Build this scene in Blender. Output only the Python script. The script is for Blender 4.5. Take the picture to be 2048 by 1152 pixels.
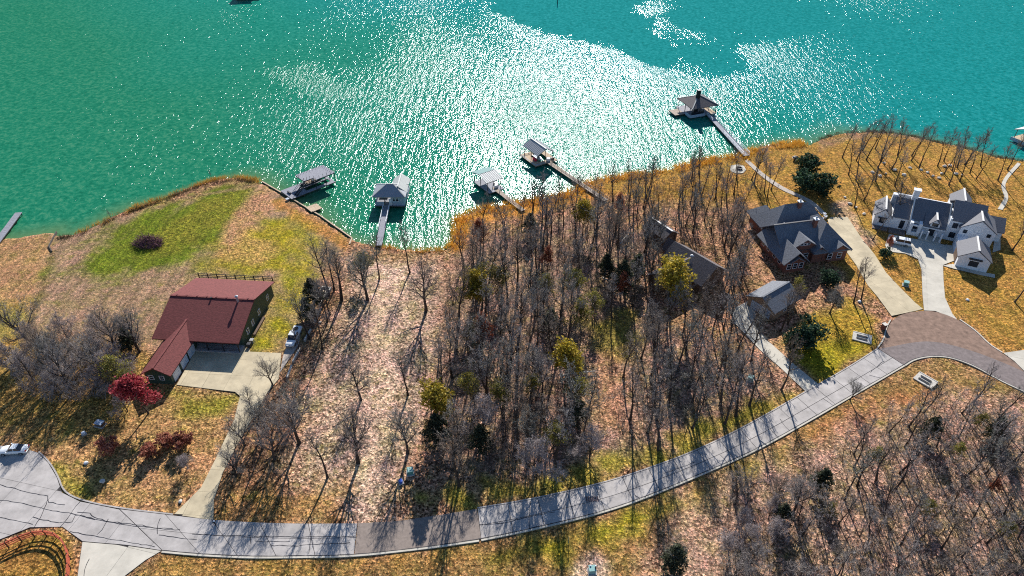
import bpy, bmesh, math, random
import numpy as np
from mathutils import Vector, Matrix, noise as mnoise
R = math.radians
random.seed(7); rng = np.random.default_rng(7)
scene = bpy.context.scene
for o in list(bpy.data.objects): bpy.data.objects.remove(o)
COL = scene.collection

# ------------------------------------------------------------------ camera
CAM_H, PITCH, FPX = 100.0, R(38), 1366.0          # drone at 100 m, focal length in photo pixels (2048 wide)
cam = bpy.data.cameras.new('camera'); cam_o = bpy.data.objects.new('camera', cam); COL.objects.link(cam_o)
cam_o.location = (0, 0, CAM_H); cam_o.rotation_euler = (R(90) - PITCH, 0, 0)
cam.sensor_width = 36; cam.lens = 36 * FPX / 2048; cam.clip_start = 1; cam.clip_end = 6000
scene.camera = cam_o
# ------------------------------------------------------------------ light
SUN_AZ, SUN_EL = R(4.5), R(29.5)
sun = bpy.data.lights.new('sun', 'SUN'); sun_o = bpy.data.objects.new('sun', sun); COL.objects.link(sun_o)
S = Vector((math.sin(SUN_AZ) * math.cos(SUN_EL), math.cos(SUN_AZ) * math.cos(SUN_EL), math.sin(SUN_EL)))
sun_o.rotation_euler = S.to_track_quat('Z', 'Y').to_euler(); sun_o.location = (0, 0, 150)
sun.energy = 5.0; sun.angle = R(0.5); sun.color = (1.0, 0.96, 0.91)
world = bpy.data.worlds.new('World'); scene.world = world; world.use_nodes = True
wn = world.node_tree.nodes; sky = wn.new('ShaderNodeTexSky'); sky.sky_type = 'NISHITA'; sky.sun_disc = False
sky.sun_elevation = SUN_EL; sky.sun_rotation = SUN_AZ; sky.altitude = 200; sky.dust_density = 0.2; sky.ozone_density = 5.0
bg = wn['Background']; bg.inputs['Strength'].default_value = 0.078
world.node_tree.links.new(sky.outputs[0], bg.inputs[0])
vs = scene.view_settings; vs.view_transform = 'Standard'; vs.look = 'None'; vs.exposure = 0.72; vs.gamma = 1.0
vs.use_curve_mapping = False
scene.render.engine = 'CYCLES'; scene.cycles.use_denoising = False
scene.cycles.max_bounces = 5; scene.cycles.diffuse_bounces = 3; scene.cycles.glossy_bounces = 2
scene.cycles.transparent_max_bounces = 4; scene.cycles.filter_width = 1.1
scene.cycles.sample_clamp_indirect = 4

# ------------------------------------------------------------------ helpers
_s, _c = math.sin(PITCH), math.cos(PITCH)
def at(px, py, z=0.0):
    """world point at height z seen at pixel (px, py) of the 2048 x 1152 photograph"""
    u, v = px - 1024.0, py - 576.0
    t = (CAM_H - z) / (FPX * _s + v * _c)
    return Vector((u * t, (FPX * _c - v * _s) * t, z))
def at2(px, py, z=0.0):
    p = at(px, py, z); return (p.x, p.y)

def tag(o, label=None, cat=None, group=None, kind=None):
    if label: o['label'] = label
    if cat: o['category'] = cat
    if group: o['group'] = group
    if kind: o['kind'] = kind
    return o
def empty(name, loc, rz=0.0, label=None, cat=None, group=None):
    o = bpy.data.objects.new(name, None); COL.objects.link(o)
    o.location = loc; o.rotation_euler = (0, 0, rz); o.empty_display_size = 0.3
    return tag(o, label, cat, group)
def link(name, me, parent=None, loc=(0, 0, 0), rz=0.0):
    o = bpy.data.objects.new(name, me); COL.objects.link(o)
    o.location = loc; o.rotation_euler = (0, 0, rz)
    if parent: o.parent = parent
    return o

class MB:
    """collects faces for one mesh"""
    def __init__(s): s.v = []; s.f = []; s.m = []
    def add(s, vs, fs, mi=0):
        n = len(s.v); s.v += [tuple(p) for p in vs]; s.f += [tuple(i + n for i in f) for f in fs]; s.m += [mi] * len(fs); return s
    def box(s, x0, x1, y0, y1, z0, z1, mi=0):
        return s.add([(x0,y0,z0),(x1,y0,z0),(x1,y1,z0),(x0,y1,z0),(x0,y0,z1),(x1,y0,z1),(x1,y1,z1),(x0,y1,z1)],
              [(3,2,1,0),(4,5,6,7),(0,1,5,4),(1,2,6,5),(2,3,7,6),(3,0,4,7)], mi)
    def beam(s, a, b, w, h=None, mi=0):
        a, b = Vector(a), Vector(b); h = h or w; d = (b - a)
        if d.length < 1e-6: return s
        d.normalize(); up = Vector((0, 0, 1)) if abs(d.z) < 0.95 else Vector((0, 1, 0))
        x = d.cross(up).normalized() * (w / 2); y = x.cross(d).normalized() * (h / 2)
        return s.add([a-x-y, a+x-y, a+x+y, a-x+y, b-x-y, b+x-y, b+x+y, b-x+y],
              [(0,1,2,3),(7,6,5,4),(4,5,1,0),(5,6,2,1),(6,7,3,2),(7,4,0,3)], mi)
    def tube(s, path, rad, n=5, mi=0, cap=True):
        vs = []; fs = []
        k = len(path)
        for i, p in enumerate(path):
            d = (path[min(i+1, k-1)] - path[max(i-1, 0)]).normalized()
            up = Vector((1, 0, 0)) if abs(d.z) > 0.8 else Vector((0, 0, 1))
            x = d.cross(up).normalized(); y = x.cross(d)
            for j in range(n):
                a = 2 * math.pi * j / n
                vs.append(p + (x * math.cos(a) + y * math.sin(a)) * rad[i])
        for i in range(k - 1):
            for j in range(n):
                fs.append((i*n+j, i*n+(j+1) % n, (i+1)*n+(j+1) % n, (i+1)*n+j))
        if cap: fs.append(tuple(range((k-1)*n, k*n)))
        return s.add(vs, fs, mi)
    def spike(s, a, b, r, mi=0):
        d = (b - a).normalized(); up = Vector((1, 0, 0)) if abs(d.z) > 0.8 else Vector((0, 0, 1))
        x = d.cross(up).normalized() * r; y = x.cross(d)
        return s.add([a + x, a - x * .5 + y * .87, a - x * .5 - y * .87, b], [(0,1,3),(1,2,3),(2,0,3)], mi)
    def prism(s, poly, z0, z1, mi=0):
        n = len(poly)
        ar = sum(poly[i][0]*poly[(i+1) % n][1] - poly[(i+1) % n][0]*poly[i][1] for i in range(n))
        if ar < 0: poly = poly[::-1]
        vs = [(p[0], p[1], z0) for p in poly] + [(p[0], p[1], z1) for p in poly]
        fs = [tuple(range(n, 2*n))] + [(i, (i+1) % n, n+(i+1) % n, n+i) for i in range(n)]
        return s.add(vs, fs, mi)
    def lathe(s, prof, n=12, cx=0, cy=0, mi=0):
        vs = [(cx + r*math.cos(2*math.pi*j/n), cy + r*math.sin(2*math.pi*j/n), z) for r, z in prof for j in range(n)]
        fs = [(i*n+j, i*n+(j+1) % n, (i+1)*n+(j+1) % n, (i+1)*n+j) for i in range(len(prof)-1) for j in range(n)]
        fs.append(tuple(range((len(prof)-1)*n, len(prof)*n)))
        return s.add(vs, fs, mi)
    def mesh(s, name, mats, smooth=False):
        me = bpy.data.meshes.new(name); me.from_pydata(s.v, [], s.f)
        for m in (mats if isinstance(mats, (list, tuple)) else [mats]): me.materials.append(m)
        if any(s.m): me.polygons.foreach_set('material_index', s.m)
        if smooth: me.polygons.foreach_set('use_smooth', [True] * len(s.f))
        me.update(); return me
    def build(s, name, mats, parent=None, loc=(0, 0, 0), rz=0.0, smooth=False):
        return link(name, s.mesh(name, mats, smooth), parent, loc, rz)

# ------------------------------------------------------------------ materials
def newmat(name):
    m = bpy.data.materials.new(name); m.use_nodes = True
    nt = m.node_tree; return m, nt, nt.nodes['Principled BSDF']
def N(nt, t, **kw):
    n = nt.nodes.new(t)
    for k, v in kw.items():
        if hasattr(n, k): setattr(n, k, v)
        else: n.inputs[k].default_value = v
    return n
def ramp(nt, stops, interp='LINEAR'):
    n = nt.nodes.new('ShaderNodeValToRGB'); cr = n.color_ramp; cr.interpolation = interp
    while len(cr.elements) < len(stops): cr.elements.new(0.5)
    for e, (p, c) in zip(cr.elements, stops):
        e.position = p; e.color = (c[0], c[1], c[2], 1) if not isinstance(c, (int, float)) else (c, c, c, 1)
    return n
def mixc(nt, fac, a, b, mode='MIX'):
    n = nt.nodes.new('ShaderNodeMix'); n.data_type = 'RGBA'; n.blend_type = mode
    for i, v in ((0, fac), (6, a), (7, b)):
        if isinstance(v, bpy.types.NodeSocket): nt.links.new(v, n.inputs[i])
        elif isinstance(v, (int, float)): n.inputs[i].default_value = v
        else: n.inputs[i].default_value = (*v[:3], 1)
    return n.outputs[2]
def simple(name, col, rough=0.7, amt=0.15, scale=3.0, spec=0.3, bump=0.0, metal=0.0, rnd=0.0, island=0.0, stretch=None):
    """procedural paint / wood / stone: base colour varied by two noises, per object and per island"""
    m, nt, b = newmat(name); L = nt.links
    co = N(nt, 'ShaderNodeTexCoord'); mp = N(nt, 'ShaderNodeMapping')
    if stretch: mp.inputs['Scale'].default_value = stretch
    L.new(co.outputs['Object'], mp.inputs[0])
    n1 = N(nt, 'ShaderNodeTexNoise', Scale=scale, Detail=5.0, Roughness=0.65)
    L.new(mp.outputs[0], n1.inputs['Vector'])
    lo = [max(0, c * (1 - 2.2 * amt)) for c in col]; hi = [min(1, c * (1 + 2.2 * amt)) for c in col]
    r = ramp(nt, [(0.25, lo), (0.75, hi)]); L.new(n1.outputs[0], r.inputs[0])
    out = r.outputs[0]
    if rnd or island:
        src = N(nt, 'ShaderNodeObjectInfo').outputs['Random'] if rnd else N(nt, 'ShaderNodeNewGeometry').outputs['Random Per Island']
        k = rnd or island
        rr = ramp(nt, [(0, 1 - k), (1, 1 + k)]); L.new(src, rr.inputs[0])
        out = mixc(nt, 1.0, out, rr.outputs[0], 'MULTIPLY')
    L.new(out, b.inputs['Base Color'])
    b.inputs['Roughness'].default_value = rough; b.inputs['Specular IOR Level'].default_value = spec; b.inputs['Metallic'].default_value = metal
    if bump:
        bp = N(nt, 'ShaderNodeBump', Strength=bump, Distance=0.05); L.new(n1.outputs[0], bp.inputs['Height']); L.new(bp.outputs[0], b.inputs['Normal'])
    return m
def leafmat(name, stops, rough=0.7):
    m, nt, b = newmat(name); L = nt.links
    g = N(nt, 'ShaderNodeNewGeometry'); r = ramp(nt, stops); L.new(g.outputs['Random Per Island'], r.inputs[0])
    oi = N(nt, 'ShaderNodeObjectInfo'); rr = ramp(nt, [(0, 0.75), (1, 1.25)]); L.new(oi.outputs['Random'], rr.inputs[0])
    L.new(mixc(nt, 1.0, r.outputs[0], rr.outputs[0], 'MULTIPLY'), b.inputs['Base Color'])
    b.inputs['Roughness'].default_value = rough; b.inputs['Specular IOR Level'].default_value = 0.25
    tr = N(nt, 'ShaderNodeBsdfTranslucent'); L.new(b.inputs['Base Color'].links[0].from_socket, tr.inputs[0])
    ms = N(nt, 'ShaderNodeMixShader', Fac=0.35); L.new(b.outputs[0], ms.inputs[1]); L.new(tr.outputs[0], ms.inputs[2])
    L.new(ms.outputs[0], nt.nodes['Material Output'].inputs[0]); return m

M = {}
M['concrete'] = simple('concrete', (0.40, 0.37, 0.345), 0.85, 0.13, 0.4, 0.2, 0.2, rnd=0.07)
M['drive'] = simple('drive_concrete', (0.50, 0.42, 0.28), 0.85, 0.12, 0.35, 0.2, 0.2, rnd=0.05)
M['pale_concrete'] = simple('pale_concrete', (0.52, 0.48, 0.40), 0.85, 0.08, 0.4, 0.2, 0.1, rnd=0.04)
M['asphalt_patch'] = simple('asphalt_patch', (0.245, 0.20, 0.17), 0.9, 0.1, 1.5, 0.2, 0.3)
M['asphalt'] = simple('asphalt', (0.20, 0.165, 0.155), 0.9, 0.14, 1.2, 0.2, 0.3)
M['asphalt_red'] = simple('asphalt_worn', (0.235, 0.155, 0.115), 0.9, 0.2, 0.8, 0.2, 0.4)
M['tar'] = simple('tar', (0.022, 0.022, 0.028), 0.6, 0.1)
M['bed'] = simple('joint_bed', (0.05, 0.045, 0.045), 0.95, 0.2)
M['red_roof'] = simple('red_shingle', (0.165, 0.046, 0.042), 0.85, 0.25, 2.2, 0.25, 0.6, stretch=(1, 2.5, 1))
M['green_wall'] = simple('green_siding', (0.035, 0.065, 0.05), 0.6, 0.1, 4)
M['white_trim'] = simple('white_trim', (0.75, 0.77, 0.78), 0.5, 0.05)
M['door_white'] = simple('garage_door_paint', (0.62, 0.68, 0.74), 0.5, 0.06)
M['glass'] = simple('window_glass', (0.015, 0.02, 0.03), 0.08, 0.1, spec=0.6)
M['grey_roof'] = simple('grey_shingle', (0.15, 0.16, 0.18), 0.8, 0.2, 3.0, 0.3, 0.6)
M['brick'] = simple('red_brick', (0.20, 0.085, 0.06), 0.85, 0.25, 6)
M['stucco'] = simple('white_stucco', (0.72, 0.74, 0.76), 0.75, 0.07, 2)
M['slate_roof'] = simple('slate_shingle', (0.15, 0.15, 0.165), 0.75, 0.12, 4, 0.3, 0.5)
M['ridge_white'] = simple('pale_ridge_cap', (0.72, 0.70, 0.66), 0.6, 0.05)
M['brown_roof'] = simple('brown_shingle', (0.12, 0.105, 0.105), 0.85, 0.2, 3, 0.25, 0.5)
M['brown_wall'] = simple('brown_siding', (0.14, 0.09, 0.06), 0.8, 0.2, 3)
M['tan_wall'] = simple('tan_siding', (0.30, 0.20, 0.13), 0.8, 0.15, 3)
M['metal_grey'] = simple('grey_metal_roof', (0.30, 0.31, 0.33), 0.45, 0.08, 2, 0.4)
M['metal_pale'] = simple('pale_metal_roof', (0.42, 0.43, 0.40), 0.65, 0.1, 2, 0.4)
M['metal_teal'] = simple('teal_metal_roof', (0.08, 0.20, 0.19), 0.7, 0.1, 2, 0.4)
M['deck'] = simple('weathered_deck', (0.36, 0.29, 0.23), 0.85, 0.15, 2, 0.2, rnd=0.1)
M['deck_grey'] = simple('grey_deck', (0.27, 0.27, 0.30), 0.8, 0.12, 2, 0.25, rnd=0.08)
M['deck_tan'] = simple('tan_deck', (0.50, 0.38, 0.26), 0.85, 0.12, 2, 0.2, rnd=0.08)
M['dark_steel'] = simple('dark_steel', (0.03, 0.032, 0.04), 0.5, 0.1, 3, 0.4)
M['piling'] = simple('piling_timber', (0.10, 0.085, 0.07), 0.9, 0.2)
M['rust_rail'] = simple('rust_red_pipe', (0.42, 0.085, 0.04), 0.55, 0.2, 5, 0.4)
M['black_rail'] = simple('black_pipe', (0.03, 0.025, 0.02), 0.6, 0.1)
M['bark'] = simple('bark', (0.072, 0.056, 0.046), 0.95, 0.25, 6, 0.1, 0.5, rnd=0.35)
def twigmat(name, stops):
    m, nt, b = newmat(name); L = nt.links; oi = N(nt, 'ShaderNodeObjectInfo'); g = N(nt, 'ShaderNodeNewGeometry')
    r = ramp(nt, stops); L.new(oi.outputs['Random'], r.inputs[0]); rr = ramp(nt, [(0, .4), (.6, .95), (.9, 1.3), (1, 2.0)]); L.new(g.outputs['Random Per Island'], rr.inputs[0])
    L.new(mixc(nt, 1.0, r.outputs[0], rr.outputs[0], 'MULTIPLY'), b.inputs['Base Color']); b.inputs['Roughness'].default_value = .9; b.inputs['Specular IOR Level'].default_value = .15; return m
M['twig'] = twigmat('twig_bark', [(0, (0.24, 0.185, 0.14)), (.35, (0.31, 0.265, 0.235)), (.7, (0.24, 0.24, 0.205)), (1, (0.35, 0.30, 0.28))])
M['twig_pale'] = simple('pale_twig', (0.37, 0.315, 0.295), 0.95, 0.2, 2, 0.1, island=0.4)
M['brush'] = simple('undergrowth_twig', (0.17, 0.135, 0.12), 0.95, 0.2, 2, 0.1, island=0.5)
M['brush_purple'] = simple('dry_vine', (0.20, 0.10, 0.115), 0.95, 0.2, 2, 0.1, island=0.5)
M['leaf_yellow'] = leafmat('yellow_leaf', [(0, (0.16, 0.14, 0.02)), (0.5, (0.36, 0.28, 0.03)), (1, (0.55, 0.38, 0.05))])
M['leaf_olive'] = leafmat('olive_leaf', [(0, (0.08, 0.09, 0.03)), (0.5, (0.20, 0.19, 0.04)), (1, (0.38, 0.30, 0.05))])
M['leaf_rust'] = leafmat('rust_leaf', [(0, (0.14, 0.04, 0.025)), (0.6, (0.34, 0.10, 0.05)), (1, (0.48, 0.20, 0.10))])
M['leaf_crimson'] = leafmat('crimson_leaf', [(0, (0.16, 0.015, 0.025)), (0.6, (0.40, 0.05, 0.065)), (1, (0.55, 0.14, 0.13))])
M['leaf_maroon'] = leafmat('maroon_leaf', [(0, (0.15, 0.045, 0.035)), (0.6, (0.40, 0.13, 0.085)), (1, (0.60, 0.33, 0.21))])
M['leaf_cedar'] = leafmat('cedar_leaf', [(0, (0.025, 0.035, 0.022)), (0.6, (0.055, 0.07, 0.04)), (1, (0.13, 0.13, 0.07))])
M['leaf_juniper'] = leafmat('juniper_leaf', [(0, (0.02, 0.045, 0.03)), (0.6, (0.04, 0.085, 0.05)), (1, (0.09, 0.15, 0.06))])
M['reed'] = leafmat('reed', [(0, (0.42, 0.18, 0.02)), (0.6, (0.64, 0.34, 0.04)), (1, (0.78, 0.52, 0.12))])
M['reed_dark'] = leafmat('bank_weed', [(0, (0.06, 0.045, 0.03)), (0.6, (0.16, 0.11, 0.06)), (1, (0.26, 0.18, 0.08))])
M['car_white'] = simple('white_car_paint', (0.78, 0.80, 0.80), 0.2, 0.02, 2, 0.5)
M['tyre'] = simple('tyre_rubber', (0.02, 0.02, 0.02), 0.9, 0.1)
M['rim'] = simple('wheel_rim', (0.45, 0.45, 0.47), 0.35, 0.05, metal=0.7)
M['lamp_clear'] = simple('lamp_lens', (0.65, 0.65, 0.62), 0.15, 0.05, spec=0.6)
M['lamp_red'] = simple('red_lamp_lens', (0.35, 0.02, 0.02), 0.2, 0.05, spec=0.6)
M['util_green'] = simple('utility_green', (0.10, 0.26, 0.22), 0.5, 0.1)
M['util_teal'] = simple('utility_pale_teal', (0.26, 0.45, 0.42), 0.5, 0.1)
M['stone'] = simple('pale_limestone', (0.58, 0.54, 0.47), 0.9, 0.15, 4, 0.2, 0.4)
M['blue_tarp'] = simple('blue_plastic', (0.03, 0.10, 0.45), 0.5, 0.1)
M['galv'] = simple('galvanised_steel', (0.55, 0.56, 0.57), 0.35, 0.08, 6, 0.5, metal=0.6)
M['red_cushion'] = simple('red_cushion', (0.50, 0.02, 0.05), 0.7, 0.1)
M['black'] = simple('black_plastic', (0.015, 0.015, 0.018), 0.6, 0.1)
M['blue_grey'] = simple('blue_grey_siding', (0.36, 0.42, 0.50), 0.7, 0.08, 3)
M['gravel_sand'] = simple('pale_gravel', (0.46, 0.40, 0.34), 0.95, 0.2, 3, 0.1, 0.4)

# ------------------------------------------------------------------ terrain
WATER_Z = -0.4
SHORE = [(-300,500),(0,478),(40,474),(112,461),(118,470),(150,467),(190,450),(228,430),(265,415),(310,400),(350,385),(395,367),(430,358),
 (480,353),(512,358),(526,364),(580,396),(640,432),(703,476),(745,489),(790,493),(830,499),(890,498),(904,480),(905,440),(940,422),
 (975,411),(1010,408),(1050,400),(1100,392),(1140,380),(1170,362),(1210,355),(1260,346),(1300,345),(1340,338),(1380,323),(1430,315),
 (1470,312),(1500,298),(1540,287),(1600,283),(1615,290),(1640,278),(1680,266),(1740,263),(1790,266),(1840,275),(1880,285),
 (1920,292),(1960,303),(2000,315),(2048,322),(2300,350)]
shore = [at2(x, y, WATER_Z) for x, y in SHORE]
land_poly = np.array([(-1600, shore[0][1] + 10)] + shore + [(1600, shore[-1][1] - 10), (1600, -1500), (-1600, -1500)])
def inside(P, poly):
    x, y = P[:, 0], P[:, 1]; c = np.zeros(len(P), bool); n = len(poly)
    for i in range(n):
        x0, y0 = poly[i]; x1, y1 = poly[(i+1) % n]
        cond = ((y0 > y) != (y1 > y))
        with np.errstate(divide='ignore', invalid='ignore'):
            c ^= cond & (x < (x1-x0) * (y-y0) / (y1-y0 if y1 != y0 else 1e-9) + x0)
    return c
def edgedist(P, poly, closed=True):
    d = np.full(len(P), 1e9); n = len(poly)
    for i in range(n if closed else n - 1):
        a = np.array(poly[i]); b = np.array(poly[(i+1) % n]); ab = b - a
        t = np.clip(((P - a) @ ab) / max(ab @ ab, 1e-9), 0, 1)
        d = np.minimum(d, np.hypot(*(P - a - t[:, None] * ab).T))
    return d
def sdf(P, poly):                       # > 0 inside
    return np.where(inside(P, poly), 1, -1) * edgedist(P, poly)
def vnoise(P, s, seed=0.0):             # cheap smooth noise -1..1 from summed sines with random phases
    r = np.random.default_rng(int(seed) + 11); out = np.zeros(len(P))
    for k in range(9):
        a = r.uniform(0, 2*math.pi); f = s * r.uniform(0.5, 2.0); out += np.sin((P[:, 0]*math.cos(a) + P[:, 1]*math.sin(a)) * f + r.uniform(0, 6.28) + 1.5*np.sin(P[:, 0]*f*0.37*math.sin(a) + k))
    return out / 4.0

def axis(lo, hi, step, far):
    core = np.arange(lo, hi + step, step); pre = lo - np.geomspace(3, far, 14)[::-1]; post = core[-1] + np.geomspace(3, far, 14)
    return np.concatenate([pre, core, post])
gx = axis(-150, 185, 0.8, 1400); gy = axis(38, 222, 0.8, 1200)
GX, GY = np.meshgrid(gx, gy); P = np.stack([GX.ravel(), GY.ravel()], 1)
sd = sdf(P, land_poly)
sdw = sd + 0.35 * vnoise(P, 1.1, 3) * (np.abs(sd) < 6)
bank = np.clip((sdw + 0.3) / 1.3, 0, 1); bank = bank * bank * (3 - 2 * bank)
Z = -1.6 + 1.58 * bank - 0.07 * (1 + np.clip(vnoise(P, 0.35, 5), -1, 1)) * bank
Z = np.where(sd < -1.5, -1.6, Z)

# colour zones: (photo polygon, albedo, strength, edge softness in m, edge wobble in m)
PINK=(0.40,0.32,0.255); LITTER=(0.32,0.21,0.135); OCHRE=(0.36,0.225,0.06); GREEN=(0.12,0.18,0.012); LIME=(0.29,0.275,0.02)
TAN=(0.31,0.225,0.15); PALE=(0.56,0.45,0.36); BROWN=(0.28,0.19,0.08); SAND=(0.55,0.46,0.36); SOIL=(0.16,0.10,0.07); ORANGE=(0.46,0.24,0.05)
ZONES = [
 ([(-400,480),(110,462),(525,364),(700,478),(640,560),(600,700),(300,700),(-300,700)], TAN, 1, 1, 1),
 ([(-400,490),(108,470),(95,520),(60,620),(-200,640)], (0.38,0.24,0.12), .8, 1, 1),
 ([(-200,600),(60,600),(40,690),(-200,720)], LIME, .6, 2, 2),
 ([(60,640),(100,500),(112,500),(85,590),(50,690)], (0.15,0.13,0.05), .8, .5, .4),
 ([(130,545),(235,450),(380,388),(518,367),(502,412),(440,490),(400,528),(300,545),(180,560)], GREEN, .95, 3.5, 4.5),
 ([(270,500),(400,400),(510,372),(500,395),(420,470),(330,510)], (0.20,0.20,0.03), .6, 2, 2),
 ([(350,400),(500,366),(520,372),(380,396)], (0.26,0.19,0.12), .7, .5, .5),
 ([(400,548),(470,440),(600,450),(620,520),(600,600),(570,690),(495,705),(560,600),(548,550)], LIME, .95, 4, 4),
 ([(430,520),(470,450),(560,480),(560,520),(480,530)], (0.47,0.31,0.14), .6, 2, 3),
 ([(440,470),(500,390),(530,372),(560,410),(500,450),(460,500)], (0.43,0.27,0.16), .9, 1.5, 1),
 ([(560,395),(700,480),(690,500),(600,450),(540,400)], ORANGE, .7, 1, 1),
 ([(520,440),(600,430),(640,480),(600,500),(530,470)], LIME, .6, 2, 2),
 ([(700,520),(880,530),(885,700),(840,880),(770,1040),(600,1045),(580,930),(640,700),(690,600)], PINK, 1, 3, 2),
 ([(730,530),(830,530),(800,620),(790,740),(770,860),(735,1040),(700,1040),(740,880),(760,700)], PALE, .85, 2, 2),
 ([(440,960),(700,970),(690,1045),(430,1040)], (0.36,0.22,0.08), .8, 2, 2),
 ([(900,500),(1180,420),(1300,470),(1310,640),(1570,770),(1300,915),(900,985),(870,930)], (0.35,0.255,0.195), 1, 3, 2),
 ([(880,985),(1100,945),(1300,890),(1500,800),(1595,790),(1500,852),(1300,937),(1050,1001),(900,1020)], LIME, .75, 2, 2.5),
 ([(1170,640),(1260,610),(1290,680),(1240,720),(1190,700)], LIME, .7, 2, 2),
 ([(1180,700),(1240,690),(1260,860),(1200,860)], (0.45,0.27,0.15), .6, 2, 2),
 ([(905,500),(905,440),(1010,408),(1140,380),(1210,355),(1300,345),(1320,370),(1180,400),(1060,430),(950,450),(920,500)], ORANGE, .95, 1.5, 1),
 ([(1180,365),(1380,323),(1500,298),(1600,284),(1740,263),(1880,285),(2060,322),(2300,420),(2200,720),(2040,710),(1980,690),(1920,640),(1780,620),(1700,560),(1600,480),(1520,420),(1300,410)], OCHRE, 1, 1.5, 1.5),
 ([(1290,400),(1500,400),(1520,470),(1400,480),(1300,470)], (0.44,0.29,0.19), .7, 3, 3),
 ([(1640,280),(1700,268),(1760,266),(1700,280),(1640,300)], (0.28,0.20,0.13), .8, 1, 1),
 ([(1660,410),(1690,400),(1750,480),(1730,500)], (0.46,0.37,0.27), .7, 1, 1),
 ([(1560,690),(1600,640),(1660,620),(1700,600),(1760,640),(1752,692),(1640,766)], (0.33,0.25,0.035), .95, 1.5, 1.5),
 ([(1580,700),(1680,690),(1750,680),(1640,768)], LIME, .8, 1.5, 1.5),
 ([(1450,700),(1560,640),(1580,700),(1600,760)], (0.42,0.29,0.2), .7, 2, 2),
 ([(230,1170),(330,1105),(708,1113),(960,1082),(1300,995),(1500,908),(1807,735),(1870,715),(1960,740),(2060,790),(1900,800),(1720,835),(1560,920),(1330,1050),(1250,1170)], BROWN, 1, 1.5, 1.5),
 ([(1000,1110),(1300,1015),(1480,935),(1560,925),(1400,1000),(1250,1070),(1100,1110)], LIME, .85, 2, 2),
 ([(330,1115),(700,1120),(960,1095),(1000,1110),(700,1140),(300,1152)], (0.36,0.23,0.06), .6, 1.5, 1.5),
 ([(1780,760),(1860,720),(1960,750),(1900,790)], (0.35,0.24,0.12), .7, 2, 2),
 ([(1600,860),(1780,790),(1860,760),(1900,790),(1760,830),(1640,890)], (0.40,0.20,0.09), .7, 2, 2),
 ([(1150,1130),(1190,1105),(1225,1135),(1210,1175),(1150,1175)], (0.46,0.38,0.31), .9, .8, .6),
 ([(1450,960),(1750,840),(1900,800),(2060,800),(2300,1000),(2300,1300),(1300,1300),(1330,1060)], (0.38,0.28,0.215), 1, 4, 3),
 ([(-300,700),(300,700),(340,780),(480,790),(440,900),(345,1028),(240,1018),(130,985),(100,925),(60,900),(-300,900)], (0.35,0.24,0.11), 1, 2, 2),
 ([(-300,690),(250,680),(300,760),(250,850),(120,870),(-300,840)], (0.30,0.215,0.06), .7, 3, 3),
 ([(345,785),(470,790),(440,830),(360,840)], (0.22,0.23,0.03), .8, 1.5, 1.5),
 ([(105,930),(135,930),(190,990),(180,1005),(130,985)], (0.22,0.24,0.03), .8, 1, 1),
 ([(220,930),(400,920),(360,1010),(250,1000)], (0.40,0.25,0.14), .6, 2, 2),
 ([(-300,1095),(0,1090),(60,1062),(120,1062),(150,1100),(156,1300),(-300,1300)], (0.29,0.185,0.05), .95, .6, .3),
]
C = np.tile(np.array(LITTER), (len(P), 1))
near = (P[:, 0] > -260) & (P[:, 0] < 300) & (P[:, 1] > 0) & (P[:, 1] < 320)
Pn = P[near]; Cn = C[near]
SPECK = {tuple(TAN): .4, tuple(GREEN): .45, tuple(LIME): .5, tuple(OCHRE): .6, tuple(ORANGE): .6, tuple(PALE): .75, tuple(PINK): .9, tuple(BROWN): .7}
Kn = np.ones(len(Pn)); Sk = np.ones(len(P))
for k, (poly, colr, stg, soft, wob) in enumerate(ZONES):
    wp = [at2(*p) for p in poly]
    d = sdf(Pn, wp) + wob * 0.8 * vnoise(Pn, 0.55, 20 + k) + wob * 0.35 * vnoise(Pn, 1.9, 70 + k)
    w = np.clip(d / (2 * soft) + 0.5, 0, 1) * stg
    Cn = Cn * (1 - w[:, None]) + np.array(colr) * w[:, None]; Kn = Kn * (1 - w) + SPECK.get(tuple(colr), .75 if k > 2 else .45) * w
C[near] = Cn * 0.88; Sk[near] = Kn
wet = np.clip(1 - (sdw - 0.1) / 0.9, 0, 1)[:, None] * 0.55
C = C * (1 - wet) + np.array((0.13, 0.095, 0.06)) * wet
nx, ny = len(gx), len(gy)
idx = np.arange(nx * ny).reshape(ny, nx)
quads = np.stack([idx[:-1, :-1], idx[:-1, 1:], idx[1:, 1:], idx[1:, :-1]], -1).reshape(-1, 4)
keep = (sd[quads].max(1) > -4)
def grid_mesh(name, V, Q):
    me = bpy.data.meshes.new(name); me.vertices.add(len(V)); me.vertices.foreach_set('co', V.astype(np.float32).ravel())
    me.loops.add(Q.size); me.loops.foreach_set('vertex_index', Q.astype(np.int32).ravel())
    me.polygons.add(len(Q)); me.polygons.foreach_set('loop_start', np.arange(0, Q.size, 4, dtype=np.int32))
    me.polygons.foreach_set('use_smooth', np.ones(len(Q), bool)); me.update(calc_edges=True); return me
gm = grid_mesh('ground', np.column_stack([P, Z]), quads[keep])
ca = gm.color_attributes.new('tint', 'FLOAT_COLOR', 'POINT'); ca.data.foreach_set('color', np.column_stack([C, Sk]).astype(np.float32).ravel())

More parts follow.
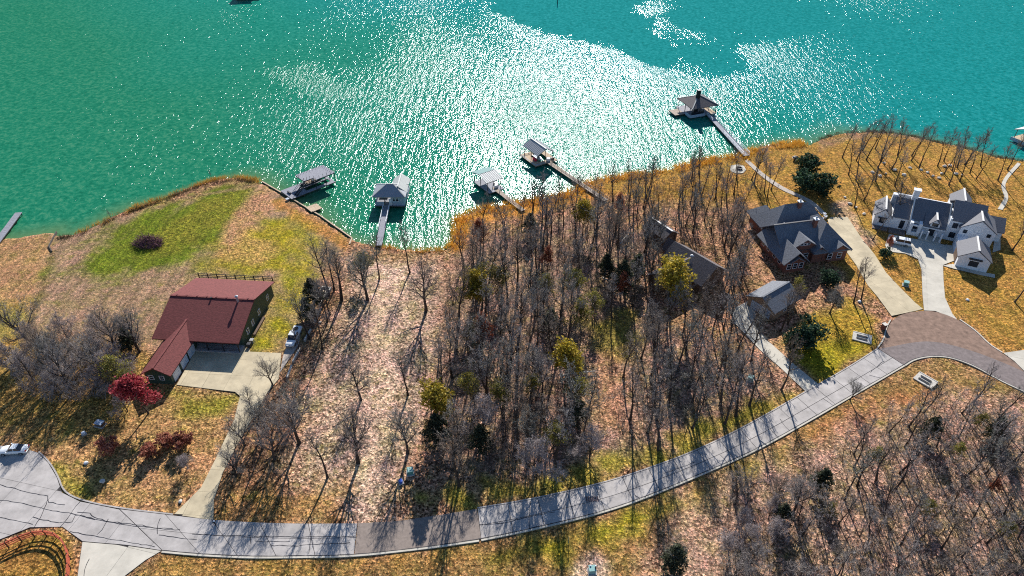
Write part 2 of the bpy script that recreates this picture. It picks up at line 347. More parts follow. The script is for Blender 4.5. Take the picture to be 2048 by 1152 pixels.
def ground_material():
    m, nt, b = newmat('ground_cover'); L = nt.links
    at_ = N(nt, 'ShaderNodeAttribute', attribute_name='tint'); co = N(nt, 'ShaderNodeTexCoord')
    big = N(nt, 'ShaderNodeTexNoise', Scale=0.16, Detail=6.0, Roughness=0.7); L.new(co.outputs['Object'], big.inputs['Vector'])
    mid = N(nt, 'ShaderNodeTexNoise', Scale=0.9, Detail=5.0, Roughness=0.75); L.new(co.outputs['Object'], mid.inputs['Vector'])
    vor = N(nt, 'ShaderNodeTexVoronoi', Scale=3.0, Randomness=1.0); L.new(co.outputs['Object'], vor.inputs['Vector'])
    vor2 = N(nt, 'ShaderNodeTexVoronoi', Scale=5.6, Randomness=1.0); L.new(co.outputs['Object'], vor2.inputs['Vector'])
    # patches drift between drier and greener
    r1 = ramp(nt, [(0.33, (1.12, 0.98, 1.15)), (0.5, (1, 1, 1)), (0.68, (0.86, 1.0, 0.72))]); L.new(big.outputs[0], r1.inputs[0])
    c = mixc(nt, 0.9, at_.outputs['Color'], r1.outputs[0], 'MULTIPLY')
    r2 = ramp(nt, [(0.3, (0.45, 0.46, 0.42)), (0.5, (1, 1, 1)), (0.72, (1.5, 1.42, 1.4))]); L.new(mid.outputs[0], r2.inputs[0])
    c = mixc(nt, 0.9, c, r2.outputs[0], 'MULTIPLY')
    ol = N(nt, 'ShaderNodeTexNoise', Scale=0.28, Detail=5.0, Roughness=0.7); L.new(co.outputs['Object'], ol.inputs['Vector']); ro = ramp(nt, [(0.54, 0.0), (0.70, 0.6)]); L.new(ol.outputs[0], ro.inputs[0])
    c = mixc(nt, ro.outputs[0], c, (0.17, 0.175, 0.03))
    # single leaves and tufts
    sep = N(nt, 'ShaderNodeSeparateColor'); L.new(vor.outputs['Color'], sep.inputs[0])
    r3 = ramp(nt, [(0.0, (0.16, 0.13, 0.12)), (0.25, (0.48, 0.40, 0.36)), (0.5, (0.95, 0.95, 0.9)), (0.8, (1.5, 1.3, 1.2)), (1.0, (2.3, 2.1, 2.0))]); L.new(sep.outputs[0], r3.inputs[0])
    c = mixc(nt, at_.outputs['Alpha'], c, r3.outputs[0], 'MULTIPLY')
    sep2 = N(nt, 'ShaderNodeSeparateColor'); L.new(vor2.outputs['Color'], sep2.inputs[0])
    r4 = ramp(nt, [(0.0, (0.55, 0.58, 0.5)), (0.4, (0.95, 0.95, 0.95)), (0.75, (1.15, 1.0, 0.9)), (1.0, (1.5, 1.25, 1.1))]); L.new(sep2.outputs[1], r4.inputs[0])
    c = mixc(nt, 0.8, c, r4.outputs[0], 'MULTIPLY')
    vor3 = N(nt, 'ShaderNodeTexVoronoi', Scale=11.0, Randomness=1.0); L.new(co.outputs['Object'], vor3.inputs['Vector']); sep3 = N(nt, 'ShaderNodeSeparateColor'); L.new(vor3.outputs['Color'], sep3.inputs[0])
    r6 = ramp(nt, [(0.0, (0.35, 0.33, 0.3)), (0.5, (1, 1, 1)), (1.0, (1.75, 1.6, 1.5))]); L.new(sep3.outputs[2], r6.inputs[0]); c = mixc(nt, 0.9, c, r6.outputs[0], 'MULTIPLY')
    # mowing and tyre streaks
    ms_ = N(nt, 'ShaderNodeMapping'); ms_.inputs['Scale'].default_value = (1.0, 0.10, 1.0); ms_.inputs['Rotation'].default_value = (0, 0, R(24)); L.new(co.outputs['Object'], ms_.inputs[0])
    st_ = N(nt, 'ShaderNodeTexNoise', Scale=0.9, Detail=3.0, Roughness=0.6); L.new(ms_.outputs[0], st_.inputs['Vector'])
    r5 = ramp(nt, [(0.34, (0.62, 0.66, 0.60)), (0.5, (1, 1, 1)), (0.66, (1.4, 1.34, 1.3))]); L.new(st_.outputs[0], r5.inputs[0])
    inv = N(nt, 'ShaderNodeMath', operation='SUBTRACT'); inv.inputs[0].default_value = 1.1; L.new(at_.outputs['Alpha'], inv.inputs[1])
    c = mixc(nt, inv.outputs[0], c, r5.outputs[0], 'MULTIPLY')
    L.new(c, b.inputs['Base Color']); b.inputs['Roughness'].default_value = 1.0; b.inputs['Specular IOR Level'].default_value = 0.05
    ad = N(nt, 'ShaderNodeMath', operation='MULTIPLY_ADD'); L.new(vor.outputs['Distance'], ad.inputs[0]); ad.inputs[1].default_value = 0.6; L.new(mid.outputs[0], ad.inputs[2])
    bp = N(nt, 'ShaderNodeBump', Strength=0.8, Distance=0.14); L.new(ad.outputs[0], bp.inputs['Height']); L.new(bp.outputs[0], b.inputs['Normal'])
    return m
gm.materials.append(ground_material())
ground = link('ground', gm); tag(ground, kind='structure')

# ------------------------------------------------------------------ lake
wx = axis(-280, 280, 1.6, 2500); wy = np.concatenate([np.arange(120, 400, 1.6), 400 + np.geomspace(2, 2600, 16)])
WX, WY = np.meshgrid(wx, wy); PW = np.stack([WX.ravel(), WY.ravel()], 1)
sdl = -sdf(PW, land_poly)
shallow = np.clip(1 - sdl / np.maximum(7 + 4 * vnoise(PW, 0.12, 9), 2.5), 0, 1)
slick_px = [([(955,-10),(985,14),(1030,38),(1090,62),(1150,74),(1215,98),(1290,118),(1330,130),(1345,110),(1310,70),(1295,35),(1275,-10)], 1.0),
            ([(1300,120),(1420,160),(1500,140),(1440,90),(1330,60)], 0.55), ([(1320,-10),(1600,-10),(1700,60),(1460,90),(1360,50)], 0.5),
            ([(620,130),(700,190),(640,200),(560,140)], -0.6), ([(1150,60),(1400,120),(1460,190),(1330,170)], -0.25)]
ruf = np.ones(len(PW))
for k, (pl, amt) in enumerate(slick_px):
    d = sdf(PW, [at2(x, y, WATER_Z) for x, y in pl]) + 5 * vnoise(PW, 0.12, 40 + k) + 2.5 * vnoise(PW, 0.5, 50 + k)
    ruf -= amt * np.clip(d / 8 + 0.5, 0, 1)
ruf *= 1 + 0.22 * vnoise(PW * np.array([1.0, 0.35]), 0.09, 60); ruf = np.clip(ruf, 0.03, 1.6)
nx, ny = len(wx), len(wy); idx = np.arange(nx * ny).reshape(ny, nx)
wq = np.stack([idx[:-1, :-1], idx[:-1, 1:], idx[1:, 1:], idx[1:, :-1]], -1).reshape(-1, 4)
wq = wq[sdl[wq].max(1) > -6]
wm = grid_mesh('lake', np.column_stack([PW, np.full(len(PW), WATER_Z)]), wq)
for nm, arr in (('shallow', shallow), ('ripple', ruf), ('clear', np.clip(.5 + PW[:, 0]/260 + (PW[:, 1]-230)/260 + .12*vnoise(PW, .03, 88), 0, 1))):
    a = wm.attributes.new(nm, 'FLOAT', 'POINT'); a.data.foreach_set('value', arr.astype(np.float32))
def water_material():
    m, nt, b = newmat('lake_water'); L = nt.links
    co = N(nt, 'ShaderNodeTexCoord')
    big = N(nt, 'ShaderNodeTexNoise', Scale=0.012, Detail=4.0); L.new(co.outputs['Object'], big.inputs['Vector'])
    r = ramp(nt, [(0.0, (0.010, 0.17, 0.088)), (0.5, (0.006, 0.19, 0.13)), (1.0, (0.004, 0.20, 0.185))]); ca_ = N(nt, 'ShaderNodeAttribute', attribute_name='clear'); L.new(ca_.outputs['Fac'], r.inputs[0])  # lake base colour runs from green to blue-green, bluer rightward and further out
    fine = N(nt, 'ShaderNodeTexNoise', Scale=0.7, Detail=5.0, Roughness=0.8); L.new(co.outputs['Object'], fine.inputs['Vector'])
    rf = ramp(nt, [(0.32, (0.3, 0.55, 0.5)), (0.5, (1, 1, 1)), (0.68, (8.0, 1.45, 1.5))]); L.new(fine.outputs[0], rf.inputs[0])
    c = mixc(nt, 0.9, r.outputs[0], rf.outputs[0], 'MULTIPLY')
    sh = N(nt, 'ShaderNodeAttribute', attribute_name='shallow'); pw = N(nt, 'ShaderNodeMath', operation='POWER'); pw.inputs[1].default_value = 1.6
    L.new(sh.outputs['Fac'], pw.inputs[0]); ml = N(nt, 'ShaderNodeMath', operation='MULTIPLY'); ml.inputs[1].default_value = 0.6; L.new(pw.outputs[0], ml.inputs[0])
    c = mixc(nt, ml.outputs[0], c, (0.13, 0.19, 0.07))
    mp = N(nt, 'ShaderNodeMapping'); mp.inputs['Scale'].default_value = (1.0, 0.20, 1.0); L.new(co.outputs['Object'], mp.inputs[0])
    w1 = N(nt, 'ShaderNodeTexNoise', Scale=0.75, Detail=2.0, Roughness=0.55, Distortion=0.4); L.new(mp.outputs[0], w1.inputs['Vector'])
    mp2 = N(nt, 'ShaderNodeMapping'); mp2.inputs['Scale'].default_value = (1.0, 0.55, 1.0); mp2.inputs['Rotation'].default_value = (0, 0, R(15)); L.new(co.outputs['Object'], mp2.inputs[0])
    w2 = N(nt, 'ShaderNodeTexNoise', Scale=1.9, Detail=2.0, Roughness=0.6); L.new(mp2.outputs[0], w2.inputs['Vector'])
    a1 = N(nt, 'ShaderNodeMath', operation='MULTIPLY_ADD'); L.new(w2.outputs[0], a1.inputs[0]); a1.inputs[1].default_value = 0.55; L.new(w1.outputs[0], a1.inputs[2])
    rp = N(nt, 'ShaderNodeAttribute', attribute_name='ripple')
    hm = N(nt, 'ShaderNodeMath', operation='MULTIPLY'); L.new(a1.outputs[0], hm.inputs[0]); L.new(rp.outputs['Fac'], hm.inputs[1])
    bp = N(nt, 'ShaderNodeBump', Strength=1.0, Distance=0.34); L.new(hm.outputs[0], bp.inputs['Height']); df = N(nt, 'ShaderNodeBsdfDiffuse'); L.new(c, df.inputs[0])
    gl = N(nt, 'ShaderNodeBsdfGlossy', distribution='BECKMANN'); rgh = N(nt, 'ShaderNodeMath', operation='MULTIPLY_ADD'); L.new(rp.outputs['Fac'], rgh.inputs[0]); rgh.inputs[1].default_value = 0.135; rgh.inputs[2].default_value = 0.02; L.new(rgh.outputs[0], gl.inputs['Roughness']); gl.inputs[0].default_value = (0.93, 0.97, 1.0, 1); L.new(bp.outputs[0], gl.inputs['Normal'])
    lw_ = N(nt, 'ShaderNodeLayerWeight', Blend=0.12); fm = N(nt, 'ShaderNodeMath', operation='MULTIPLY_ADD'); L.new(lw_.outputs['Facing'], fm.inputs[0]); fm.inputs[1].default_value = 0.05; fm.inputs[2].default_value = 0.013
    mx = N(nt, 'ShaderNodeMixShader'); L.new(fm.outputs[0], mx.inputs[0]); L.new(df.outputs[0], mx.inputs[1]); L.new(gl.outputs[0], mx.inputs[2]); L.new(mx.outputs[0], nt.nodes['Material Output'].inputs[0]); nt.nodes.remove(b)
    return m
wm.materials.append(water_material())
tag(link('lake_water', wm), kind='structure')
#@@PAVING
# ------------------------------------------------------------------ paving
def resample(pts, n):
    P_ = [Vector((p[0], p[1])) for p in pts]; L_ = [0]
    for a, b in zip(P_, P_[1:]): L_.append(L_[-1] + (b - a).length)
    out = []
    for i in range(n):
        d = L_[-1] * i / (n - 1); k = 0
        while k < len(P_) - 2 and L_[k+1] < d: k += 1
        t = (d - L_[k]) / max(L_[k+1] - L_[k], 1e-9); out.append(P_[k].lerp(P_[k+1], t))
    return out
def smooth_poly(pts, it=2):             # open polyline, corner cutting
    pts = [Vector(p) for p in pts]
    for _ in range(it):
        q = [pts[0]]
        for a, b in zip(pts, pts[1:]): q += [a.lerp(b, .25), a.lerp(b, .75)]
        q.append(pts[-1]); pts = q
    return pts
def W(px): return [at2(*p) for p in px]
def ribbon(mb, pts, w, z, jit=0.0):
    pts = [Vector((p[0], p[1])) for p in pts]; L_ = []
    for i, p in enumerate(pts):
        d = (pts[min(i+1, len(pts)-1)] - pts[max(i-1, 0)]).normalized(); n = Vector((-d.y, d.x))
        ww = w * random.uniform(0.55, 1.3) if jit else w
        q = p + n * random.uniform(-jit, jit); L_.append((q + n*ww/2, q - n*ww/2))
    vs = []; fs = []
    for a, b in L_: vs += [(a.x, a.y, z), (b.x, b.y, z)]
    for i in range(len(L_)-1): fs.append((2*i, 2*i+1, 2*i+3, 2*i+2))
    mb.add(vs, fs)
def crackpath(px, seg=0.7):
    w = [Vector(at2(*p)) for p in px]; n = max(3, int(sum((b-a).length for a, b in zip(w, w[1:])) / seg)); return resample(w, n)
def cracks(lines, z, parent, name='tar_crack', w=0.10, jit=0.10):
    for ln in lines:
        mb = MB(); ribbon(mb, crackpath(ln), w, z, jit); mb.build(name, M['tar'], parent)
def slab_grid(name, poly, mat, ang, step, z, off=(0, 0), gap=0.05, thick=0.14):
    """a paved area: dark joint bed as the structure, every slab a piece of its own"""
    bed = MB().prism([tuple(p) for p in poly], -0.25, z - 0.03).build(name, M['bed']); tag(bed, kind='structure')
    bm = bmesh.new(); bm.faces.new([bm.verts.new((p[0], p[1], 0)) for p in poly]); bm.normal_update()
    cx = sum(p[0] for p in poly)/len(poly) + off[0]; cy = sum(p[1] for p in poly)/len(poly) + off[1]
    for a in (ang, ang + math.pi/2):
        n = Vector((math.cos(a), math.sin(a), 0)); s_ = step if isinstance(step, (int, float)) else (step[0] if a == ang else step[1])
        if not s_: continue
        ds = [(p[0]-cx)*n.x + (p[1]-cy)*n.y for p in poly]
        for k in range(int(math.floor(min(ds)/s_)), int(math.ceil(max(ds)/s_)) + 1):
            co = Vector((cx, cy, 0)) + n * (k * s_)
            bmesh.ops.bisect_plane(bm, geom=bm.verts[:] + bm.edges[:] + bm.faces[:], plane_co=co, plane_no=n)
    bmesh.ops.inset_individual(bm, faces=bm.faces[:], thickness=gap/2)
    fs = [f for f in bm.faces if f.calc_area() > 0.35 and min(e.calc_length() for e in f.edges) > gap*0.2]
    for f in fs:
        pl = [(v.co.x, v.co.y) for v in f.verts]
        MB().prism(pl, z - thick, z + random.uniform(-.006, .006)).build('slab', mat, bed)
    bm.free(); return bed
def bays(name, upper, lower, n, mat, z, gap=0.06, centre=0.5, sub=4):
    U = resample(smooth_poly(upper), n*sub + 1); Lw = resample(smooth_poly(lower), n*sub + 1)
    bed = MB().prism([tuple(p) for p in U] + [tuple(p) for p in reversed(Lw)], -0.25, z - 0.03).build(name, M['bed']); tag(bed, kind='structure')
    for i in range(n):
        for lane in range(2):
            a, b = (0, centre) if lane == 0 else (centre, 1)
            A = []; B = []
            for j in range(sub + 1):
                u, l = U[i*sub+j], Lw[i*sub+j]; wd = (l - u).length
                t0 = a + (gap/2/wd if a > 0 else 0); t1 = b - (gap/2/wd if b < 1 else 0)
                A.append(u.lerp(l, t0)); B.append(u.lerp(l, t1))
            for Q in (A, B):
                Q[0] = Q[0] + (Q[1]-Q[0]).normalized()*gap/2; Q[-1] = Q[-1] + (Q[-2]-Q[-1]).normalized()*gap/2
            MB().prism([tuple(p) for p in A] + [tuple(p) for p in reversed(B)], -0.1, z + random.uniform(-.008, .008)).build('slab', mat, bed)
    return bed
def kerb(name, line, side, n=40, w=0.28, z=0.13, mat='pale_concrete', off=0.1):
    P_ = resample(smooth_poly(line), n); mb = MB()
    for a, b in zip(P_, P_[1:]):
        d = (b - a).normalized(); nn = Vector((-d.y, d.x)) * side
        q = [a + nn*off, b + nn*off, b + nn*(off+w), a + nn*(off+w)]
        mb.prism([tuple(p) for p in q], -0.1, z)
    return tag(mb.build(name, M[mat]), kind='structure')

up_right = W([(955,1018),(1050,1003),(1200,970),(1300,938),(1400,900),(1500,850),(1600,792),(1700,735),(1757,698)])
lo_right = W([(962,1078),(1050,1060),(1200,1025),(1300,990),(1400,948),(1500,905),(1600,850),(1700,792),(1807,730)])
road_r = bays('road', up_right, lo_right, 18, M['concrete'], 0.05, gap=0.10, centre=0.56)
up_left = W([(240,1019),(345,1031),(430,1041),(570,1048),(715,1047)])
lo_left = W([(325,1101),(400,1108),(500,1113),(600,1112),(708,1110)])
road_l = bays('road', up_left, lo_left, 5, M['concrete'], 0.05, gap=0.10, centre=0.47)
patch = MB().prism(W([(716,1047),(800,1042),(880,1030),(954,1018),(962,1078),(860,1093),(800,1100),(709,1110)]), -0.2, 0.056).build('road', M['asphalt_patch']); tag(patch, kind='structure')
# wide turning area at the left
apron = slab_grid('road', W([(-160,880),(-40,888),(20,893),(55,899),(75,905),(97,926),(114,955),(124,985),(160,1003),(239,1019),(324,1101),(250,1090),(165,1083),(125,1054),(60,1055),(0,1079),(-160,1150)]), M['concrete'], R(-13), (7.5, 9.0), 0.045, off=(2, 1.2), gap=0.07)
side_road = slab_grid('road', W([(160,1117),(165,1084),(250,1091),(323,1102),(292,1120),(250,1152),(215,1190),(150,1190)]), M['pale_concrete'], R(-13), (9, 12), 0.05, off=(1, 3))
cracks([[(0,970),(60,985),(95,992),(98,1005),(130,1010)], [(0,1000),(60,1010),(110,1022),(160,1030),(190,1040)], [(95,1000),(85,1030),(68,1055)],
        [(0,1036),(40,1042),(65,1050)], [(160,1003),(140,1030),(120,1056)], [(65,1035),(110,1045),(145,1045),(150,1030),(200,1040),(250,1050),(300,1055),(345,1058)],
        [(155,1025),(180,1026),(185,1035),(215,1042),(250,1047),(290,1052),(318,1058),(360,1060)], [(218,1038),(205,1060),(194,1070)], [(320,1037),(314,1060),(316,1068)],
        [(140,1063),(200,1074),(260,1085),(310,1094)], [(318,1070),(350,1075),(395,1079)], [(178,1118),(170,1140),(168,1170)]], 0.064, apron)
cracks([[(385,1068),(430,1070),(500,1073),(570,1074),(640,1074),(712,1074)], [(500,1074),(502,1088)], [(510,1083),(580,1084)], [(540,1091),(600,1092),(640,1088),(700,1086)], [(620,1078),(618,1108)]], 0.066, road_l)
cracks([[(958,1050),(1010,1046),(1060,1034),(1110,1024)], [(1060,1003),(1058,1062)], [(1560,838),(1570,853),(1580,862)], [(1645,797),(1672,815)], [(1715,765),(1745,783)], [(1738,750),(1772,760)], [(1740,745),(1768,722)],
        [(1440,910),(1462,935)], [(1270,990),(1285,1000)], [(1325,948),(1390,925)]], 0.066, road_r)
drain = MB()
for k in range(6): drain.beam(at(1172+4.5*k, 993, .07), at(1174+4.5*k, 1003, .07), 0.25, 0.04)
drain.box(*[0]*6) if False else None
dr = drain.build('drain_grate', simple('rusty_grate', (0.16, 0.10, 0.09), 0.7, 0.2)); tag(dr, 'rusty drain grate set into the concrete road in tree shade', 'drain grate')
lane_lo = W([(1808,730),(1826,718),(1860,711),(1900,713),(1950,731),(2000,760),(2048,782),(2200,850)])
lane_up = W([(1758,698),(1790,692),(1825,685),(1860,682),(1905,690),(1960,707),(2020,731),(2048,744),(2200,812)])
tag(MB().prism([tuple(p) for p in resample(smooth_poly(lane_up), 40)] + [tuple(p) for p in reversed(resample(smooth_poly(lane_lo), 40))], -.2, .052).build('road', M['asphalt']), kind='structure')
bulb = W([(1758,698),(1770,680),(1775,655),(1785,640),(1802,629),(1835,622),(1870,622),(1915,638),(1950,662),(1977,690),(2003,706),(2030,724),(2048,744)])
tag(MB().prism([tuple(p) for p in resample(smooth_poly(bulb), 40)] + [tuple(p) for p in reversed(resample(smooth_poly(lane_up[:8]), 30))][1:-1], -.2, .046).build('road', M['asphalt_red']), kind='structure')
kerb('kerb', W([(1757,697),(1770,680),(1775,655),(1783,641)]), 1, 12)
kerb('kerb', W([(1918,640),(1950,662),(1977,690),(2003,706)]), 1, 16)
kerb('kerb', lane_lo, -1, 40, z=0.10)
kerb('kerb', lo_right, -1, 60, w=0.3, z=0.09)
kerb('kerb', up_right, 1, 60, w=0.22, z=0.08, mat='concrete')
kerb('kerb', lo_left + W([(800,1100),(860,1093),(958,1079)]), -1, 50, w=0.3, z=0.09)
gm_ = MB(); ribbon(gm_, resample(smooth_poly(lo_left + W([(800,1100),(860,1093)]) + lo_right), 160), 0.16, 0.062, 0.03); gut = gm_.build('tar_gutter', M['tar'], road_r)
gm_ = MB(); ribbon(gm_, resample(smooth_poly(lane_lo), 60), 0.2, 0.062, 0.03); gm_.build('tar_gutter', M['tar'], road_r)
kerb('kerb', W([(75,905),(97,926),(114,955),(124,985),(160,1003),(239,1019),(345,1031)]), 1, 30, w=0.25, z=0.07, mat='concrete')
# driveways
court = [(-67.4,103.4),(-67.5,96.3)] + W([(470,784),(480,792),(468,840),(430,920),(402,975),(348,1029),(400,1037),(427,1040),(428,1000),(446,945),(480,880),(520,812),(535,785),(558,757)]) + [(-48.9,105.6),(-55.6,106.0),(-56.2,107.2),(-67.4,107.6)]
slab_grid('driveway', court, M['drive'], R(-4), 4.6, 0.04, off=(1.0, 1.6), gap=0.045)
slab_grid('driveway', W([(1783,632),(1756,595),(1735,570),(1712,530),(1690,500),(1668,480),(1655,440),(1662,434),(1695,434),(1722,475),(1750,510),(1772,545),(1800,575),(1830,605),(1846,618),(1835,621),(1802,628)]), M['drive'], R(20), 5.2, 0.04, off=(1, 0), gap=0.03)
slab_grid('driveway', W([(1848,621),(1845,590),(1843,540),(1836,518),(1810,507),(1776,503),(1770,490),(1778,468),(1830,478),(1908,492),(1912,520),(1886,530),(1887,560),(1890,595),(1905,628),(1914,639),(1870,622)]), M['pale_concrete'], R(-24), 5.0, 0.042, gap=0.025)
slab_grid('driveway', W([(2006,706),(2048,700),(2180,690),(2180,800),(2048,742),(2028,722)]), M['pale_concrete'], R(-20), 6, 0.04)
slab_grid('driveway', W([(1641,772),(1610,782),(1560,735),(1520,700),(1478,655),(1462,640),(1470,615),(1500,600),(1512,628),(1508,650),(1540,685),(1590,730)]), M['pale_concrete'], R(40), 5.5, 0.035)
# garden paths
slab_grid('path', [tuple(p) for p in resample(smooth_poly(W([(1995,418),(2003,405),(2010,395),(2003,378),(2002,368),(2010,352),(2035,325)])), 20)] + [tuple(p) for p in reversed(resample(smooth_poly(W([(2005,420),(2014,406),(2018,392),(2011,378),(2010,369),(2018,354),(2042,328)])), 20))], M['pale_concrete'], R(75), (2.2, 0), 0.035, gap=0.05)
tag(MB().prism([tuple(p) for p in resample(smooth_poly(W([(1495,318),(1530,350),(1568,375),(1590,385),(1625,400),(1650,425)])), 16)] + [tuple(p) for p in reversed(resample(smooth_poly(W([(1490,322),(1522,353),(1564,381),(1587,390),(1618,404),(1643,428)])), 16))], -.1, .03).build('path', M['gravel_sand']), kind='structure')
slab_grid('path', W([(1885,531),(1910,538),(1960,550),(1990,556),(1990,549),(1960,543),(1915,531),(1905,528)]), M['pale_concrete'], R(-24), (2.0, 0), 0.035)
slab_grid('path', W([(1985,505),(2001,500),(2001,460),(1992,452),(1990,470)]), M['pale_concrete'], R(70), (2.5, 0), 0.035)
tag(MB().prism(W([(1462,331),(1475,329),(1488,332),(1492,340),(1486,346),(1472,347),(1462,343),(1460,337)]), -.1, .05).build('patio', M['pale_concrete']), kind='structure')
tag(MB().prism(W([(560,745),(597,690),(604,655),(590,650),(566,712)]), -.2, .012).build('parking_pad', M['gravel_sand']), kind='structure')

# ------------------------------------------------------------------ houses
class House:
    def __init__(s, name, loc, rz, label, cat='house'):
        s.root = empty(name, loc, rz, label, cat)
    def walls(s, x0, x1, y0, y1, z1, mat, ridge=None, axis='x', z0=-0.3, name='wall'):
        mb = MB(); mb.box(x0, x1, y0, y1, z0, z1)
        if ridge:
            if axis == 'x':
                c = (y0+y1)/2; mb.add([(x0,y0,z1),(x0,y1,z1),(x0,c,ridge),(x1,y0,z1),(x1,y1,z1),(x1,c,ridge)], [(0,2,1),(3,4,5),(0,3,5,2),(1,2,5,4)])
            else:
                c = (x0+x1)/2; mb.add([(x0,y0,z1),(x1,y0,z1),(c,y0,ridge),(x0,y1,z1),(x1,y1,z1),(c,y1,ridge)], [(0,1,2),(3,5,4),(0,2,5,3),(1,4,5,2)])
        return mb.build(name, M[mat], s.root)
    def gable(s, x0, x1, y0, y1, eave, ridge, mat, axis='x', o=0.5, t=0.22, cap=None, oe=None):
        oe = o if oe is None else oe
        a0, a1, b0, b1 = (y0, y1, x0, x1) if axis == 'x' else (x0, x1, y0, y1)
        c = (a0+a1)/2; sl = (ridge-eave)/(c-a0); lift = 0.04
        prof = [(a0-o, eave-o*sl+lift), (c, ridge+lift), (a1+o, eave-o*sl+lift), (a1+o, eave-o*sl+lift+t), (c, ridge+lift+t), (a0-o, eave-o*sl+lift+t)]
        e0, e1 = b0-oe, b1+oe
        P3 = (lambda e, p: (e, p[0], p[1])) if axis == 'x' else (lambda e, p: (p[0], e, p[1]))
        vs = [P3(e0, p) for p in prof] + [P3(e1, p) for p in prof]
        fs = [(i, (i+1) % 6, 6+(i+1) % 6, 6+i) for i in range(6)] + [(0,1,4,5),(1,2,3,4),(6,11,10,7),(7,10,9,8)]
        r = MB().add(vs, fs).build('roof', M[mat], s.root)
        if cap:
            cp = MB().beam(P3(e0, (c, ridge+lift+t+.02)), P3(e1, (c, ridge+lift+t+.02)), 0.42, 0.12).build('ridge_cap', M[cap], r)
        return r
    def hip(s, x0, x1, y0, y1, eave, ridge, mat, o=0.5, run=None, cap=None):
        x0 -= o; x1 += o; y0 -= o; y1 += o; w, d = x1-x0, y1-y0
        if w >= d:
            rn = min(run or d/2, w/2-.01); A = (x0+rn, (y0+y1)/2, ridge); B = (x1-rn, (y0+y1)/2, ridge)
            fs = [(4,5,9,8),(5,6,9),(6,7,8,9),(7,4,8)]
        else:
            rn = min(run or w/2, d/2-.01); A = ((x0+x1)/2, y0+rn, ridge); B = ((x0+x1)/2, y1-rn, ridge)
            fs = [(4,5,8),(5,6,9,8),(6,7,9),(7,4,8,9)]
        e = eave
        vs = [(x0,y0,e-.22),(x1,y0,e-.22),(x1,y1,e-.22),(x0,y1,e-.22),(x0,y0,e),(x1,y0,e),(x1,y1,e),(x0,y1,e), A, B]
        r = MB().add(vs, fs + [(3,2,1,0),(0,1,5,4),(1,2,6,5),(2,3,7,6),(3,0,4,7)]).build('roof', M[mat], s.root)
        if cap:
            cm = MB(); cm.beam(A, B, .3, .1)
            for i in (4, 5, 6, 7):
                tgt = min((A, B), key=lambda q: (Vector(q)-Vector(vs[i])).length); cm.beam(vs[i], tgt, .3, .1)
            cm.build('ridge_cap', M[cap], r)
        return r
    def window(s, p, w, h, face, frame='white_trim', mull=True, t=0.08):
        """p = centre on the wall; face = '+x','-x','+y','-y'"""
        f = MB(); g = MB(); sgn = 1 if face[0] == '+' else -1; b = 0.09
        def slab(mb, u0, u1, v0, v1, d0, d1):
            d0, d1 = sorted((sgn*d0, sgn*d1))
            if face[1] == 'y': mb.box(p[0]+u0, p[0]+u1, p[1]+d0, p[1]+d1, p[2]+v0, p[2]+v1)
            else: mb.box(p[0]+d0, p[0]+d1, p[1]+u0, p[1]+u1, p[2]+v0, p[2]+v1)
        slab(f, -w/2-b, w/2+b, h/2, h/2+b, -.02, t); slab(f, -w/2-b, w/2+b, -h/2-b, -h/2, -.02, t)
        slab(f, -w/2-b, -w/2, -h/2, h/2, -.02, t); slab(f, w/2, w/2+b, -h/2, h/2, -.02, t)
        if mull: slab(f, -w/2, w/2, -.04, .04, .03, t-.01)
        slab(g, -w/2, w/2, -h/2, h/2, -.02, .03)
        o = f.build('window', M[frame], s.root); g.build('pane', M['glass'], o); return o
    def part(s, name, mat, *boxes):
        mb = MB()
        for b in boxes: mb.box(*b)
        return mb.build(name, M[mat], s.root)
def pipe(h, name, x, y, z0, z1, r, mat, cap=True):
    mb = MB().lathe([(r, z0), (r, z1), (r*1.7, z1+.02), (r*1.7, z1+.15), (r*.5, z1+.35)] if cap else [(r, z0), (r, z1)], 10, x, y)
    return mb.build(name, M[mat], h.root)

# --- long house with the red roof
h = House('red_roof_house', (-65.6, 116.4, 0), R(-4.6), 'dark green house with a wide red shingle roof beside the concrete courtyard')
h.walls(-9.0, 9.0, -8.0, 9.6, 3.3, 'green_wall', 6.0, 'x')
h.gable(-9.1, 9.1, -10.2, 10.4, 3.0, 6.1, 'red_roof', 'x', o=0.35, cap='red_roof')
h.part('porch_floor', 'concrete', (-2.0, 9.0, -10.4, -8.0, -.2, .25))
for x in (-1.6, 2.0, 5.4, 8.8): h.part('porch_post', 'dark_steel', (x-.1, x+.1, -10.2, -10.0, .25, 2.75))
h.part('porch_rail', 'dark_steel', (1.0, 8.8, -10.15, -10.09, 1.0, 1.06), (1.0, 8.8, -10.15, -10.09, .6, .64))
for x in (-.6, 2.2, 6.2): h.window((x, -8.0, 1.7), 1.5, 1.3, '-y')
dd = h.part('door', 'brown_wall', (3.7, 4.7, -8.07, -7.98, .25, 2.3)); MB().box(4.5, 4.58, -8.13, -8.06, 1.2, 1.3).build('handle', M['galv'], dd)
for y, z in ((6.4, 1.9), (1.2, 1.9), (-2.4, 1.9), (-5.2, 4.0 - 2.1)): h.window((9.0, y, z), 0.9, 1.2, '+x')
for x in (-8.0, -5.8, -3.4, -1.2, .9, 3.2, 5.6, 8.0): h.part('roof_vent', 'red_roof', (x-.16, x+.16, .05, .4, 6.2, 6.52))
h.part('roof_vent', 'black', (-.3, .1, -.4, 0, 6.2, 6.6))
pipe(h, 'chimney_pipe', 6.0, -.6, 5.6, 7.5, .22, 'galv')
h.part('air_conditioner', 'galv', (9.7, 10.5, -7.0, -6.2, -.1, .8)); h.part('air_conditioner', 'dark_steel', (9.6, 10.4, -8.3, -7.5, -.1, .85))
h.part('timber_stack', 'brown_wall', (9.5, 10.0, -4.5, 1.5, -.1, .35))
